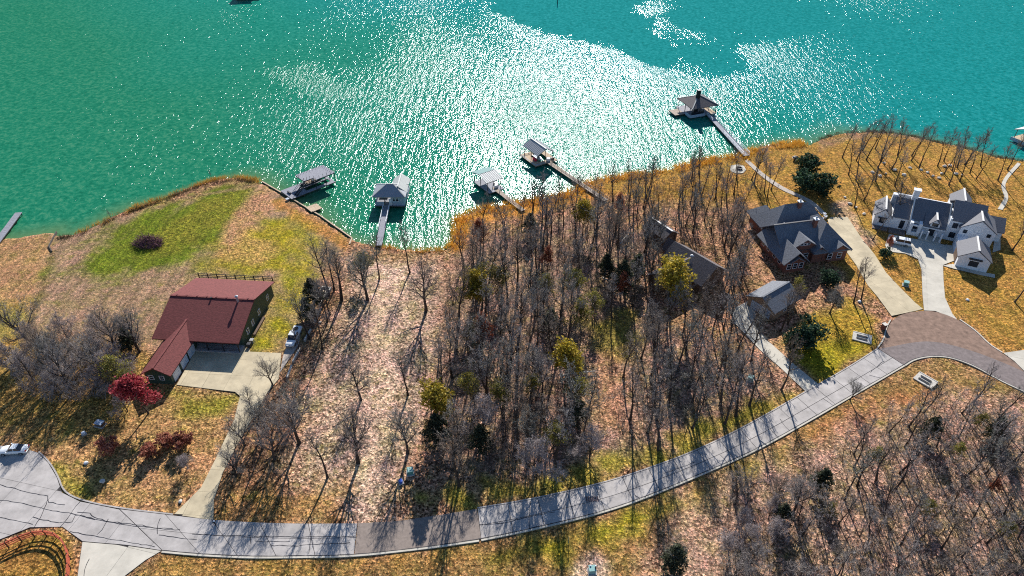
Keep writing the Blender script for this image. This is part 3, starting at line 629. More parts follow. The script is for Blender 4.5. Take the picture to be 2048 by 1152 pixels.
# garage wing
h.walls(-5.4 - 1.0, 1.0 - 1.0 - 1.0, -20.0, -9.0, 2.75, 'green_wall', 4.2, 'y', name='garage_wall')
h.gable(-5.4 - 1.0, -1.0, -20.0, -5.6, 2.75, 4.35, 'red_roof', 'y', o=0.45, cap='red_roof')
for y in (-18.0, -14.6, -11.4):
    d = h.part('garage_door', 'door_white', (-1.06, -.9, y-1.3, y+1.3, 0, 2.3))
    for k in range(3): MB().box(-.93, -.88, y-1.3, y+1.3, .55+.55*k, .58+.55*k).build('door_joint', M['blue_grey'], d)
for x in (-5.1, -2.9): h.window((x, -20.0, 1.6), 0.85, 1.0, '-y')
# fence behind the house
f = empty('picket_fence', at(399, 556), R(-4.3), 'dark low rail fence behind the red roofed house', 'fence')
for k in range(9): MB().box(k*2.28-.09, k*2.28+.09, -.09, .09, -.2, 1.5).build('post', M['black_rail'], f)
for z in (.35, .85, 1.35): MB().box(0, 18.3, -.05, .05, z-.07, z+.07).build('rail', M['black_rail'], f)

# --- large grey house with many hips
h = House('grey_house', (65.9, 133.2, 0), R(12), 'large brick house with a many-gabled grey shingle roof and two chimneys')
h.walls(3.2, 18.8, 4.4, 20.9, 3.0, 'brick'); h.walls(.8, 6.0, .8, 12.8, 2.95, 'brick', 4.8, 'y', name='wing_wall')
h.walls(12.4, 18.9, 3.2, 12, 2.98, 'brick', name='wing_wall'); h.walls(3.6, 10.6, 4.2, 9, 4.3, 'brick', 6.4, 'y', name='gable_wall')
h.walls(3.5, 8.5, 17, 24, 2.94, 'brick', name='wing_wall')
h.hip(2.6, 19.4, 11.6, 21.6, 3.1, 9.2, 'grey_roof', run=5.6)
h.gable(.6, 13.4, 4.6, 15.4, 3.6, 7.7, 'grey_roof', 'x', o=.4, oe=-.6, cap='dark_steel')
h.gable(.2, 6.2, .5, 13.2, 3.05, 5.7, 'grey_roof', 'y', o=.5)
h.hip(2.9, 8.6, 17.0, 24.4, 3.0, 6.4, 'grey_roof')
h.gable(3.5, 10.7, 4.0, 10.6, 4.3, 6.6, 'grey_roof', 'y', o=.4)
h.gable(9.3, 12.5, 2.9, 8.0, 3.5, 4.7, 'grey_roof', 'y', o=.35); h.walls(9.5, 12.3, 3.2, 8, 3.4, 'brick', 4.5, 'y', name='gable_wall')
h.hip(9.6, 19.3, 3.0, 17.0, 3.02, 8.2, 'grey_roof', run=5.5)
h.gable(13.6, 18.8, 2.4, 8.6, 3.1, 4.9, 'grey_roof', 'y', o=.4); h.walls(13.8, 18.6, 2.7, 5, 3.0, 'brick', 4.7, 'y', name='gable_wall')
h.gable(1.6, 5.0, .2, 4.0, 3.2, 4.3, 'grey_roof', 'y', o=.3)
for x in (1.8, 3.4, 5.0): h.window((x, .8, 1.6), 1.0, 1.4, '-y')
for x in (6.3, 7.2, 8.1): h.window((x, 4.2, 5.2), .6, .5, '-y', mull=False)
for x in (6.0, 8.2, 14.0, 16.6): h.window((x, 4.2 if x < 10 else 2.7, 1.6), 1.1, 1.5, '-y')
for y in (3.5, 6, 9, 11.5): h.window((.8, y, 1.7), 1.0, 1.3, '-x')
for x, y, z in ((11.4, 16.0, 9.9), (11.8, 8.8, 9.0)):
    c = h.part('chimney', 'brick', (x-.45, x+.45, y-.45, y+.45, 4, z)); MB().box(x-.6, x+.6, y-.6, y+.6, z, z+.18).build('chimney_cap', M['white_trim'], c); MB().lathe([(.25, z+.18), (.25, z+.5), (.38, z+.52), (.1, z+.75)], 8, x, y).build('flue', M['galv'], c)
h.part('roof_vent', 'white_trim', (4.0, 4.35, 10.0, 10.35, 6.6, 8.0))
for k, (x, y) in enumerate(((1650, 436), (1643, 440), (1648, 431))):
    p = at(x, y); MB().lathe([(.3, 0), (.42, .4), (.46, .75), (.4, .75), (.36, .6)], 12).build('planter_pot', M['white_trim'], None, p); tag(bpy.context.scene.objects[-1] if False else COL.objects[-1], ('front', 'left', 'rear')[k] + ' one of three white planter pots beside the grey house driveway', 'planter', 'white pots by the driveway')

# --- white stucco farmhouse
h = House('white_house', (97.1, 156.0, 0), R(-24.5), 'white stucco house with steep slate gables behind the pale driveway')
h.walls(.1, 4.0, 0, 7.5, 3.1, 'stucco', 4.9, 'y'); h.gable(.1, 4.0, 0, 7.5, 3.1, 5.0, 'slate_roof', 'y', o=.35, oe=.05, cap='ridge_white')
h.window((2.0, 0, 1.7), 1.0, 1.2, '-y', frame='dark_steel'); h.part('window_awning', 'dark_steel', (.9, 3.1, -.55, .02, 2.55, 2.75))
h.walls(4.0, 8.2, .25, 10.5, 3.5, 'stucco'); h.gable(4.05, 8.15, .3, 10.4, 3.45, 6.5, 'slate_roof', 'x', o=.25, oe=-.02)
h.window((6.9, .25, 1.6), .9, 2.2, '-y', frame='dark_steel')
h.part('rear_parapet', 'stucco', (4.0, 8.4, 10.4, 10.8, -.2, 5.2)); h.part('chimney', 'stucco', (3.4, 4.6, 7.0, 8.2, 2, 6.4))
h.walls(8.3, 17.2, .3, 11.0, 3.6, 'stucco', 7.2, 'x'); h.gable(8.6, 16.9, .5, 10.8, 3.6, 7.2, 'slate_roof', 'x', o=.3, oe=-.05)
for x in (8.35, 17.05):
    mb = MB(); mb.add([(x-.16,.0,2.8),(x-.16,11.2,2.8),(x-.16,11.2,3.9),(x-.16,5.65,7.75),(x-.16,0,3.9),(x+.16,0,2.8),(x+.16,11.2,2.8),(x+.16,11.2,3.9),(x+.16,5.65,7.75),(x+.16,0,3.9)],
        [(0,1,2,3,4),(9,8,7,6,5),(4,3,8,9),(3,2,7,8),(0,4,9,5),(1,6,7,2)]); mb.build('gable_parapet', M['ridge_white'], h.root)
c = h.part('chimney', 'stucco', (7.6, 9.0, 5.2, 6.4, 3, 9.4)); MB().box(7.4, 9.2, 5.0, 6.6, 9.4, 9.65).build('chimney_cap', M['white_trim'], c)
h.part('rear_parapet', 'stucco', (8.6, 17.5, 11.05, 11.4, -.2, 4.8))
for x in (8.5, 10.6): h.part('bay_pillar', 'stucco', (x, x+.75, -1.5, .3, -.2, 3.7))
h.part('bay_sill', 'stucco', (9.25, 10.6, -1.45, -1.0, -.2, 1.0)); h.part('bay_lintel', 'stucco', (9.25, 10.6, -1.3, -.9, 2.7, 3.1)); h.window((9.92, .28, 1.9), 1.2, 1.4, '-y', frame='dark_steel')
h.gable(11.6, 16.8, -.9, 5.6, 3.2, 5.0, 'slate_roof', 'x', o=.2, oe=0); h.part('entry_beam', 'stucco', (11.5, 16.8, -1.05, -.8, 2.7, 3.0))
h.walls(13.0, 15.2, -.95, 3.0, 4.2, 'stucco', 5.3, 'y', z0=3.3, name='dormer_wall'); h.gable(13.0, 15.2, -.95, 3.2, 4.2, 5.4, 'slate_roof', 'y', o=.3, oe=.1, cap='ridge_white')
h.window((14.1, -.95, 4.05), 1.2, .8, '-y', frame='dark_steel', mull=False)
for x in (11.5, 12.9, 14.7, 16.1): h.part('entry_pillar', 'stucco', (x, x+.32, -2.6, -2.2, -.2, 2.6))
h.part('entry_step', 'pale_concrete', (11.3, 16.6, -2.9, 0, -.2, .18)); h.part('door', 'dark_steel', (13.4, 14.8, .22, .32, .1, 2.4))
h.walls(17.2, 25.0, .2, 10.8, 5.7, 'stucco'); h.gable(17.3, 24.9, .3, 10.7, 5.7, 8.7, 'slate_roof', 'x', o=.2, oe=0)
h.window((18.6, .2, 4.4), 1.0, 1.3, '-y', frame='dark_steel'); h.window((18.8, .2, 1.6), 1.2, 1.4, '-y', frame='dark_steel')
h.part('gable_parapet', 'stucco', (17.1, 17.5, .1, .5, 3, 6.2))
h.walls(19.7, 27.5, -1.2, 6.0, 4.9, 'stucco', 7.6, 'y'); h.gable(19.7, 27.5, -1.2, 6.6, 4.9, 7.7, 'slate_roof', 'y', o=.35, oe=.05, cap='ridge_white')
for x in (20.9, 26.2): h.window((x, -1.2, 4.1), .7, .8, '-y', frame='dark_steel', mull=False)
h.walls(17.7, 22.4, 8, 14.4, 5.8, 'stucco', 7.9, 'y'); h.gable(17.7, 22.4, 7.5, 14.5, 5.8, 8.0, 'slate_roof', 'y', o=.3, oe=.1, cap='ridge_white')
h.walls(25, 30.3, 4.4, 12, 2.9, 'stucco', 4.6, 'x'); h.gable(25, 30.3, 4.3, 12, 2.9, 4.9, 'slate_roof', 'x', o=.3)
h.walls(19.5, 26.3, -12.1, -5.2, 2.9, 'stucco', 5.2, 'y', name='garage_wall'); h.gable(19.5, 26.3, -12.1, -5.2, 2.9, 5.3, 'slate_roof', 'y', o=.35, oe=.08, cap='ridge_white')
h.part('garage_shutter', 'dark_steel', (22.0, 24.0, -12.18, -12.05, .9, 2.4)); h.part('window_awning', 'dark_steel', (21.6, 24.4, -12.8, -12.1, 3.0, 3.2))
h.part('garage_link', 'stucco', (19.5, 22.0, -5.2, -1.2, -.2, 3.0)); h.part('door', 'brown_wall', (19.4, 19.52, -10.6, -6.4, 0, 2.3))
h.part('garden_bed', 'brush', (4.2, 8.2, -2.6, .0, -.2, .2), (.2, 3.9, -2.2, -.3, -.2, .2))

# --- house hidden among the trees
h = House('brown_house', (42.0, 132.5, 0), R(38), 'dark shingled house mostly hidden by bare trees and a yellow tree')
h.walls(-3, 6, -6.6, 5.2, 3.2, 'brown_wall', 6.2, 'y'); h.gable(-3, 6, -6.8, 5.4, 3.2, 6.4, 'brown_roof', 'y', o=.5)
h.walls(-9.5, 2, -4.4, 3.2, 3.15, 'brown_wall', 5.6, 'x', name='wing_wall'); h.gable(-9.7, 2, -4.4, 3.2, 3.15, 5.8, 'brown_roof', 'x', o=.5)
h.walls(1.2, 4.8, 2, 8.4, 3.1, 'brown_wall', 5, 'y', name='wing_wall'); h.gable(1.2, 4.8, 1, 8.6, 3.1, 5.2, 'brown_roof', 'y', o=.4)
pipe(h, 'chimney_pipe', -1.0, -1.5, 5, 7.4, .25, 'galv')
for x in (-6.5, -4): h.window((x, -4.4, 1.7), 1.0, 1.2, '-y')
for y in (-4.5, -1): h.window((6, y, 1.7), 1.0, 1.2, '+x')
h = House('garden_shed', (38.9, 149.8, 0), R(33), 'small shed with pale ridge among the bare trees by the shore', 'shed')
h.walls(-2.3, 2.3, -3.6, 3.6, 2.3, 'brown_wall', 3.6, 'y'); h.gable(-2.3, 2.3, -3.6, 3.6, 2.3, 3.7, 'brown_roof', 'y', o=.35, cap='ridge_white')
h.part('door', 'tan_wall', (-.6, .6, -3.68, -3.58, 0, 2.0)); h.window((2.3, 0, 1.4), .8, .7, '+x')
h = House('detached_garage', (59.6, 121.2, 0), R(36), 'brown garage with a wide pale blue door beside the concrete drive', 'garage')
h.walls(-4.2, 4.2, -3.4, 3.6, 2.7, 'tan_wall', 4.5, 'x'); h.gable(-4.3, 4.4, -3.4, 3.6, 2.7, 4.6, 'grey_roof', 'x', o=.5, cap='grey_roof')
d = h.part('garage_door', 'blue_grey', (-4.28, -4.16, -2.6, 2.6, 0, 2.25))
for k in range(3): MB().box(-4.31, -4.27, -2.6, 2.6, .55*(k+1)-.02, .55*(k+1)+.02).build('door_joint', M['dark_steel'], d)
h.window((0, -3.4, 1.5), .9, 1.0, '-y')
#@@DOCKS
# ------------------------------------------------------------------ docks
class Dock(House):
    def deck(s, x0, x1, y0, y1, z=0.5, mat='deck', along='y', bw=0.28):
        b = MB(); L_ = (x1-x0) if along == 'y' else (y1-y0); n = max(1, round(L_/bw)); w = L_/n
        for k in range(n):
            zz = z + random.uniform(-.008, .008)
            if along == 'y': b.box(x0+k*w+.012, x0+(k+1)*w-.012, y0, y1, zz-.05, zz)
            else: b.box(x0, x1, y0+k*w+.012, y0+(k+1)*w-.012, zz-.05, zz)
        d = b.build('deck_boards', M[mat], s.root)
        f = MB().box(x0+.05, x1-.05, y0+.05, y1-.05, z-.3, z-.06); f.build('deck_frame', M['piling'], d); return d
    def piles(s, pts, z1, r=0.11, mat='piling', z0=-1.6, name='piling'):
        for x, y in pts: MB().lathe([(r, z0), (r, z1)], 7, x, y).build(name, M[mat], s.root)
    def rail(s, a, b, z, h=1.0, n=5, mat='white_trim', w=0.07):
        mb = MB(); a = Vector((*a, z)); b = Vector((*b, z)); up = Vector((0, 0, h))
        for k in range(n): p = a.lerp(b, k/(n-1)); mb.beam(p, p + up, w)
        mb.beam(a + up, b + up, w*1.4); mb.beam(a + up*.55, b + up*.55, w*.8)
        return mb.build('handrail', M[mat], s.root)
    def seams(s, r, x0, x1, y0, y1, eave, ridge, axis, mat, step=0.9, o=0.5):
        mb = MB(); a0, a1, b0, b1 = (y0, y1, x0, x1) if axis == 'x' else (x0, x1, y0, y1); c = (a0+a1)/2; sl = (ridge-eave)/(c-a0)
        for k in range(int((b1-b0+2*o)/step)+1):
            e = b0-o+.05+k*step
            for q in (a0-o, a1+o):
                p = [(e, q, eave-o*sl+.28), (e, c, ridge+.28)] if axis == 'x' else [(q, e, eave-o*sl+.28), (c, e, ridge+.28)]
                mb.beam(p[0], p[1], .06, .06)
        mb.build('roof_seams', M[mat], r)

d = Dock('fishing_pier', (-136.0, 160.8, 0), R(-80), 'narrow grey pier reaching into the lake at the far left', 'pier')
d.deck(-.5, 16, -.9, .9, .45, 'deck_grey'); d.piles([(x, y) for x in (.2, 4, 8, 12) for y in (-.85, .85)], .42)

d = Dock('two_level_dock', (-62.6, 168.4, 0), R(43.5), 'dark steel boat dock with an open upper deck and stairs at the seawall', 'dock')
d.deck(0, 5.6, 0, 6.4, .5, 'deck_grey'); d.deck(5.6, 14.4, 0, 1.3, .5, 'deck_grey'); d.deck(5.6, 14.4, 5.5, 6.4, .5, 'deck_grey'); d.deck(13.6, 14.4, 1.3, 5.5, .5, 'deck_grey', 'x'); d.deck(5.6, 13.6, 3.2, 3.9, .5, 'deck_grey')
u = MB(); 
for k in range(31):
    x = 5.4 + k*.3; y0 = 1.5 if x < 8.2 else -.1
    u.box(x+.01, x+.29, y0, 6.5, 3.42, 3.5)
u.build('upper_deck', M['deck_grey'], d.root)
b = MB()
for y in (1.55, 3.6, 6.4): b.beam((5.4, y, 3.3), (14.6, y, 3.3), .14, .22)
b.beam((8.2, 0, 3.3), (14.6, 0, 3.3), .14, .22); b.beam((14.6, 0, 3.3), (14.6, 6.4, 3.3), .14, .22); b.beam((5.45, 1.5, 3.3), (5.45, 6.4, 3.3), .14, .22); b.beam((8.2, 0, 3.3), (8.2, 1.5, 3.3), .14, .22)
b.build('deck_beams', M['dark_steel'], d.root)
d.piles([(5.6, 1.6), (5.6, 6.35), (8.2, .1), (11.4, .1), (14.5, .1), (14.5, 6.3), (10, 6.35), (14.5, 3.2), (11, 1.35), (7, 1.4)], 3.3, .09, 'dark_steel')
d.piles([(1, .1), (1, 6.3), (4, .1), (4, 6.3), (14.3, 1.3)], .45)
for i, (x, y) in enumerate([(5.5+1.0*k, 6.45) for k in range(10)] + [(14.6, 6.0-.95*k) for k in range(7)] + [(8.3+1.25*k, 0) for k in range(5)] + [(8.25, .8), (7.4, 1.5), (6.4, 1.5), (5.5, 1.55), (5.45, 4.4)]):
    MB().beam((x, y, 3.4), (x, y, 4.45), .07).build('rail_post', M['dark_steel'], d.root)
st = MB()
for k in range(12): st.box(1.9+.32*k, 2.2+.32*k, .3, 1.4, .52+.245*k, .6+.245*k)
st.build('stair_treads', M['dark_steel'], d.root); st = MB()
for y in (.25, 1.45): st.beam((1.8, y, .5), (5.7, y, 3.5), .1, .25); st.beam((1.8, y, 1.45), (5.7, y, 4.45), .07); st.beam((1.8, y, .5), (1.8, y, 1.45), .07); st.beam((3.7, y, 1.9), (3.7, y, 2.9), .06)
st.build('stair_stringers', M['dark_steel'], d.root)
d.part('storage_box', 'galv', (-1.2, -.3, .6, 1.5, .1, .5)); d.part('bench', 'dark_steel', (1.0, 1.4, 2.6, 4.2, .5, .95))
def hull(name, L_, Wd, H_, mats, parent, loc, rz, cover=None):
    """a small boat: lofted hull with pointed bow, deck, console"""
    mb = MB(); st = [(0, .92, 0.0), (.25, 1, 0), (.55, 1, .02), (.8, .72, .12), (.94, .32, .3), (1, .04, .42)]; sec = []
    for t, w, rise in st:
        x = (t-.5)*L_; hw = w*Wd/2
        sec.append([(x, -hw, H_), (x, -hw*.85, H_*.35+rise*H_), (x, 0, rise*H_), (x, hw*.85, H_*.35+rise*H_), (x, hw, H_)])
    vs = [p for s_ in sec for p in s_]; fs = []
    for i in range(len(sec)-1):
        for j in range(4): fs.append((i*5+j, i*5+j+1, (i+1)*5+j+1, (i+1)*5+j))
        fs.append((i*5+4, i*5, (i+1)*5, (i+1)*5+4))
    fs.append((0, 1, 2, 3, 4)); root = empty(name, loc, rz); root.parent = parent
    mb.add(vs, fs).build('hull', M[mats[0]], root)
    MB().box(-L_*.4, L_*.18, -Wd*.34, Wd*.34, H_-.02, H_+.06).build('cockpit', M[mats[1]], root)
    MB().box(-L_*.02, L_*.08, -Wd*.2, Wd*.2, H_+.06, H_+.6).build('console', M[mats[2]], root)
    MB().box(-L_*.56, -L_*.49, -.2, .2, H_*.3, H_+.35).build('outboard_motor', M['black'], root)
    return root
bt = hull('motor_boat', 6.8, 2.0, .8, ('dark_steel', 'tan_wall', 'white_trim'), None, Vector((-62.6, 168.4, .05)) + Vector((.725*9.6-.689*4.75, .689*9.6+.725*4.75, 0)), R(43.5)); tag(bt, 'dark hulled motor boat moored under the two-level steel dock', 'boat')

d = Dock('swim_platform', (-56.6, 162.9, 0), R(42), 'low pale wooden platform floating against the seawall', 'platform')
d.deck(.1, 3.4, -1.7, 1.7, .3, 'deck_tan', 'x'); d.piles([(.4, -1.5), (3.2, 1.5)], .4)

d = Dock('boathouse', (-34.2, 164.6, 0), R(-1), 'hip roofed grey boathouse with blue-white walls and a railed gangway', 'boathouse')
d.deck(-4.2, 4.3, 0, 5.4, .5, 'deck_grey', 'x'); d.deck(.6, 4.3, 5.4, 10, .5, 'deck_grey', 'x')
d.hip(-4.1, 4.2, .3, 6.6, 3.5, 5.6, 'metal_grey', cap='metal_pale'); d.gable(.3, 4.3, 3.0, 9.8, 3.52, 5.0, 'metal_pale', 'y', o=.4, cap='metal_pale')
d.walls(.7, 4.2, .4, 3.2, 3.45, 'blue_grey', z0=.5); d.part('half_wall', 'blue_grey', (-4.1, -1.6, .35, .5, .4, 1.5), (-4.1, -3.95, .5, 5, .4, 1.4), (4.1, 4.22, 3.2, 9.6, .4, 1.3))
d.window((2.2, .4, 2.3), .8, .9, '-y'); d.window((1.3, .4, 2.3), .6, .9, '-y'); d.part('door', 'white_trim', (-.1, .65, .35, .45, .5, 2.5))
d.piles([(x, y) for x in (-4, -1.4, 1.2, 4.1) for y in (.5, 5.2)] + [(.8, 9.8), (4.1, 9.8)], 3.5, .1)
d.part('bench', 'deck_tan', (-3.6, -1.2, 4.2, 4.8, .5, 1.0))
w = Dock('gangway', (-35.0, 164.6, 0), R(-90 + 2), 'railed grey gangway from the shore to the hip roofed boathouse', 'gangway')
w.deck(0, 19.5, -.85, .85, .55, 'deck_grey', 'y'); w.rail((0, -.85), (12, -.85), .55, 1.0, 8); w.rail((0, .85), (9.5, .85), .55, 1.0, 7); w.piles([(x, y) for x in (2, 6, 10, 14, 18) for y in (-.8, .8)], .5)

d = Dock('boat_shelter', (-7.25, 177.2, 0), R(34.7), 'open boat shelter whose roof is half teal and half pale metal', 'dock')
d.deck(-2.6, 2.6, -5.0, 3.6, .4, 'deck_grey', 'x')
r = d.gable(-2.4, 2.4, -3.7, 3.7, 3.2, 4.1, 'metal_pale', 'x', o=.35); d.seams(r, -2.4, 2.4, -3.7, 3.7, 3.2, 4.1, 'x', 'galv', .6, .35)
tl = MB(); tl.add([(-2.8, .03, 4.44), (2.8, .03, 4.44), (2.8, 4.07, 3.45), (-2.8, 4.07, 3.45)], [(0,1,2,3)]); tl.build('teal_roof_sheet', M['metal_teal'], r)
d.piles([(x, y) for x in (-2.3, 2.3) for y in (-3.6, 0, 3.5)], 3.3, .1); d.part('locker', 'white_trim', (.6, 1.6, -3.4, -2.8, .4, 1.2)); d.part('bench', 'dark_steel', (1.5, 2.3, -2.6, -1.0, .4, .9))
w = Dock('gangway', (-5.4, 175.3, 0), R(-56.5), 'plain pale gangway from the wooded bank to the teal roofed shelter', 'gangway')
w.deck(0, 15.5, -.7, .7, .42, 'deck', 'y'); w.piles([(x, y) for x in (3, 7, 11) for y in (-.65, .65)], .4); w.rail((6.2, .7), (10.5, .7), .42, .9, 4, 'deck_tan')

d = Dock('boat_shelter', (8.2, 194.0, 0), R(-58.3), 'grey gable roofed boat shelter with tan decks and a red seat', 'dock')
d.deck(-4.6, 4.6, -4.0, -1.6, .4, 'deck_tan', 'x'); d.deck(-4.6, -2.2, -1.6, 4.2, .4, 'deck_tan', 'x'); d.deck(-4.6, 4.6, 2.4, 4.3, .4, 'deck_tan', 'x'); d.deck(2.6, 4.6, -1.6, 2.4, .4, 'deck_tan', 'x')
r = d.gable(-3.9, 3.9, -2.7, 2.8, 3.5, 4.9, 'metal_grey', 'x', o=.35, cap='metal_pale'); d.seams(r, -3.9, 3.9, -2.7, 2.8, 3.5, 4.9, 'x', 'metal_pale', .7, .35)
d.piles([(x, y) for x in (-3.8, 0, 3.8) for y in (-2.6, 2.7)], 3.6, .1, 'deck'); d.piles([(x, y) for x in (-4.5, 4.5) for y in (-3.9, 4.2)], .5, .1)
d.rail((-4.6, -4.0), (4.6, -4.0), .4, .5, 6, 'blue_grey'); d.rail((4.6, -4.0), (4.6, -.5), .4, .5, 3, 'blue_grey'); d.rail((-4.5, -3.9), (-4.5, 4.2), .4, 1.0, 6, 'dark_steel')
d.part('bench', 'red_cushion', (.3, 1.9, -2.3, -1.7, .4, 1.1)); d.part('locker', 'white_trim', (3.0, 3.9, 1.0, 2.0, .4, 1.3)); d.part('bench', 'black', (2.9, 3.7, 2.6, 3.6, .4, 1.0))
bt = hull('motor_boat', 4.6, 1.7, .6, ('white_trim', 'blue_grey', 'dark_steel'), None, (8.2, 194.0, -.1), R(-58.3)); tag(bt, 'small white motor boat under the grey gable roofed shelter', 'boat')
w = Dock('gangway', (10.6, 192.0, 0), R(-56.6), 'long brown plank gangway from the yellow reeds to the grey boat shelter', 'gangway')
w.deck(0, 29, -.8, .8, .45, 'deck', 'y'); w.piles([(x, y) for x in range(2, 29, 4) for y in (-.75, .75)], .42); w.rail((5, .8), (27, .8), .45, .9, 12, 'deck'); w.rail((3.4, -.75), (9, -.75), .45, .9, 4, 'deck_tan')

d = Dock('lake_pavilion', (66.9, 225.4, 0), R(19.8), 'hip roofed lake pavilion with a dark chimney at the end of a long gangway', 'pavilion')
d.deck(-5.3, 5.2, .0, 10, .5, 'deck_grey', 'x'); d.deck(-9.2, -5.3, 3.4, 8.2, .5, 'deck', 'x', .6); d.deck(3.4, 5.6, .3, 9.0, .52, 'deck_tan', 'x')
d.hip(-4.7, 5.0, .1, 9.4, 3.7, 6.2, 'brown_roof', cap='metal_pale'); c = d.part('chimney', 'black', (-1.4, -.3, 3.2, 4.3, .5, 8.3)); MB().box(-1.5, -.2, 3.1, 4.4, 8.3, 8.45).build('chimney_cap', M['dark_steel'], c)
d.piles([(x, y) for x in (-4.6, 0, 4.9) for y in (.3, 9.2)] + [(-4.6, 4.8), (4.9, 4.8)], 3.7, .12, 'dark_steel'); d.piles([(-9, 3.6), (-9, 8), (-7, 3.6)], .45)
d.part('half_wall', 'blue_grey', (-5.2, .6, .0, .15, .2, 1.2), (-5.3, -5.15, .15, 3.3, .2, 1.2)); d.part('counter', 'dark_steel', (-3.6, 1.0, 1.4, 2.0, .5, 1.4)); d.part('table', 'deck_tan', (1.2, 2.6, 5, 6.4, .5, 1.25)); d.rail((5.1, .3), (5.1, 9.2), .5, 1.0, 7, 'dark_steel')
w = Dock('gangway', (69.3, 225.0, 0), R(-81.3), 'long pale gangway with white rails leading out to the lake pavilion', 'gangway')
w.deck(-.6, 30.3, -1.0, 1.0, .5, 'deck_grey', 'y'); w.rail((-.5, 1.0), (30, 1.0), .5, 1.0, 16); w.rail((-.5, -1.0), (4.5, -1.0), .5, 1.0, 4); w.rail((14, -1.0), (30, -1.0), .5, 1.0, 9); w.piles([(x, y) for x in range(2, 30, 4) for y in (-.95, .95)], .45)

d = Dock('boathouse', (171.0, 206.5, 0), R(25), 'pale roofed boathouse cut off by the right edge of the picture', 'boathouse')
d.deck(-5.6, 4, -4, 4, .6, 'deck_tan', 'x'); d.gable(-4.8, 4, -3.6, 3.6, 3.4, 5.0, 'metal_pale', 'x', o=.6, cap='metal_pale'); d.part('half_wall', 'blue_grey', (-5.6, 4, -4.15, -4.0, -.1, 1.3), (-5.75, -5.6, -4.15, 4, -.1, 1.0)); d.piles([(x, y) for x in (-4.6, 0, 3.8) for y in (-3.5, 3.5)], 3.4, .11)
w = Dock('gangway', (160.6, 189.0, 0), R(58), 'short concrete gangway ending the winding white path at the right edge', 'gangway'); w.deck(0, 17, -.7, .7, .5, 'deck', 'y'); w.piles([(x, y) for x in (5, 9, 13) for y in (-.65, .65)], .45)
d = Dock('boathouse', (-137.5, 375.5, 0), R(10), 'dark fronted boathouse only just showing at the top edge', 'boathouse')
d.deck(-6, 6, -5, 5, .6, 'deck_grey', 'x'); d.walls(-5.5, 3, -4.7, 4, 3.4, 'blue_grey', z0=.4); d.gable(-5.8, 4, -4.8, 4.8, 3.4, 5.4, 'metal_grey', 'x', o=.5); d.piles([(x, y) for x in (-5.5, 0, 5.5) for y in (-4.8, 4.8)], 3.4, .12); d.part('door', 'dark_steel', (-3, 1.5, -4.85, -4.7, .5, 2.9))
tag(MB().lathe([(.22, -1.6), (.2, 3.5), (.1, 3.7)], 8).build('channel_marker', M['dark_steel'], None, at(1115, 8, WATER_Z) + Vector((0, 0, .4))), 'lone dark channel marker pole standing in the calm water', 'pole')

# seawall with cap boards
sw = empty('seawall', (0, 0, 0), 0, 'straight timber seawall with a pale cap along the mown point', 'seawall')
swp = [at(524, 363, 0), at(580, 395, 0), at(640, 431, 0), at(704, 476, 0), at(699, 488, 0)]
for a, b in zip(swp, swp[1:]):
    n = max(1, int((b-a).length/2.4))
    for k in range(n):
        p, q = a.lerp(b, k/n), a.lerp(b, (k+1)/n - .006)
        MB().beam(p + Vector((0,0,-.75)), q + Vector((0,0,-.75)), .14, 1.5).build('panel', M['piling'], sw); MB().beam(p + Vector((0,0,.06)), q + Vector((0,0,.06)), .38, .1).build('cap_board', M['deck_tan'], sw)
sw2 = empty('seawall', (0, 0, 0), 0, 'short low timber edging where the reeds meet the mown field', 'seawall')
for a, b in ((at(113, 464), at(98, 492)), (at(98, 492), at(104, 503))):
    MB().beam(a + Vector((0,0,-.1)), b + Vector((0,0,-.1)), .25, .7).build('panel', M['piling'], sw2)

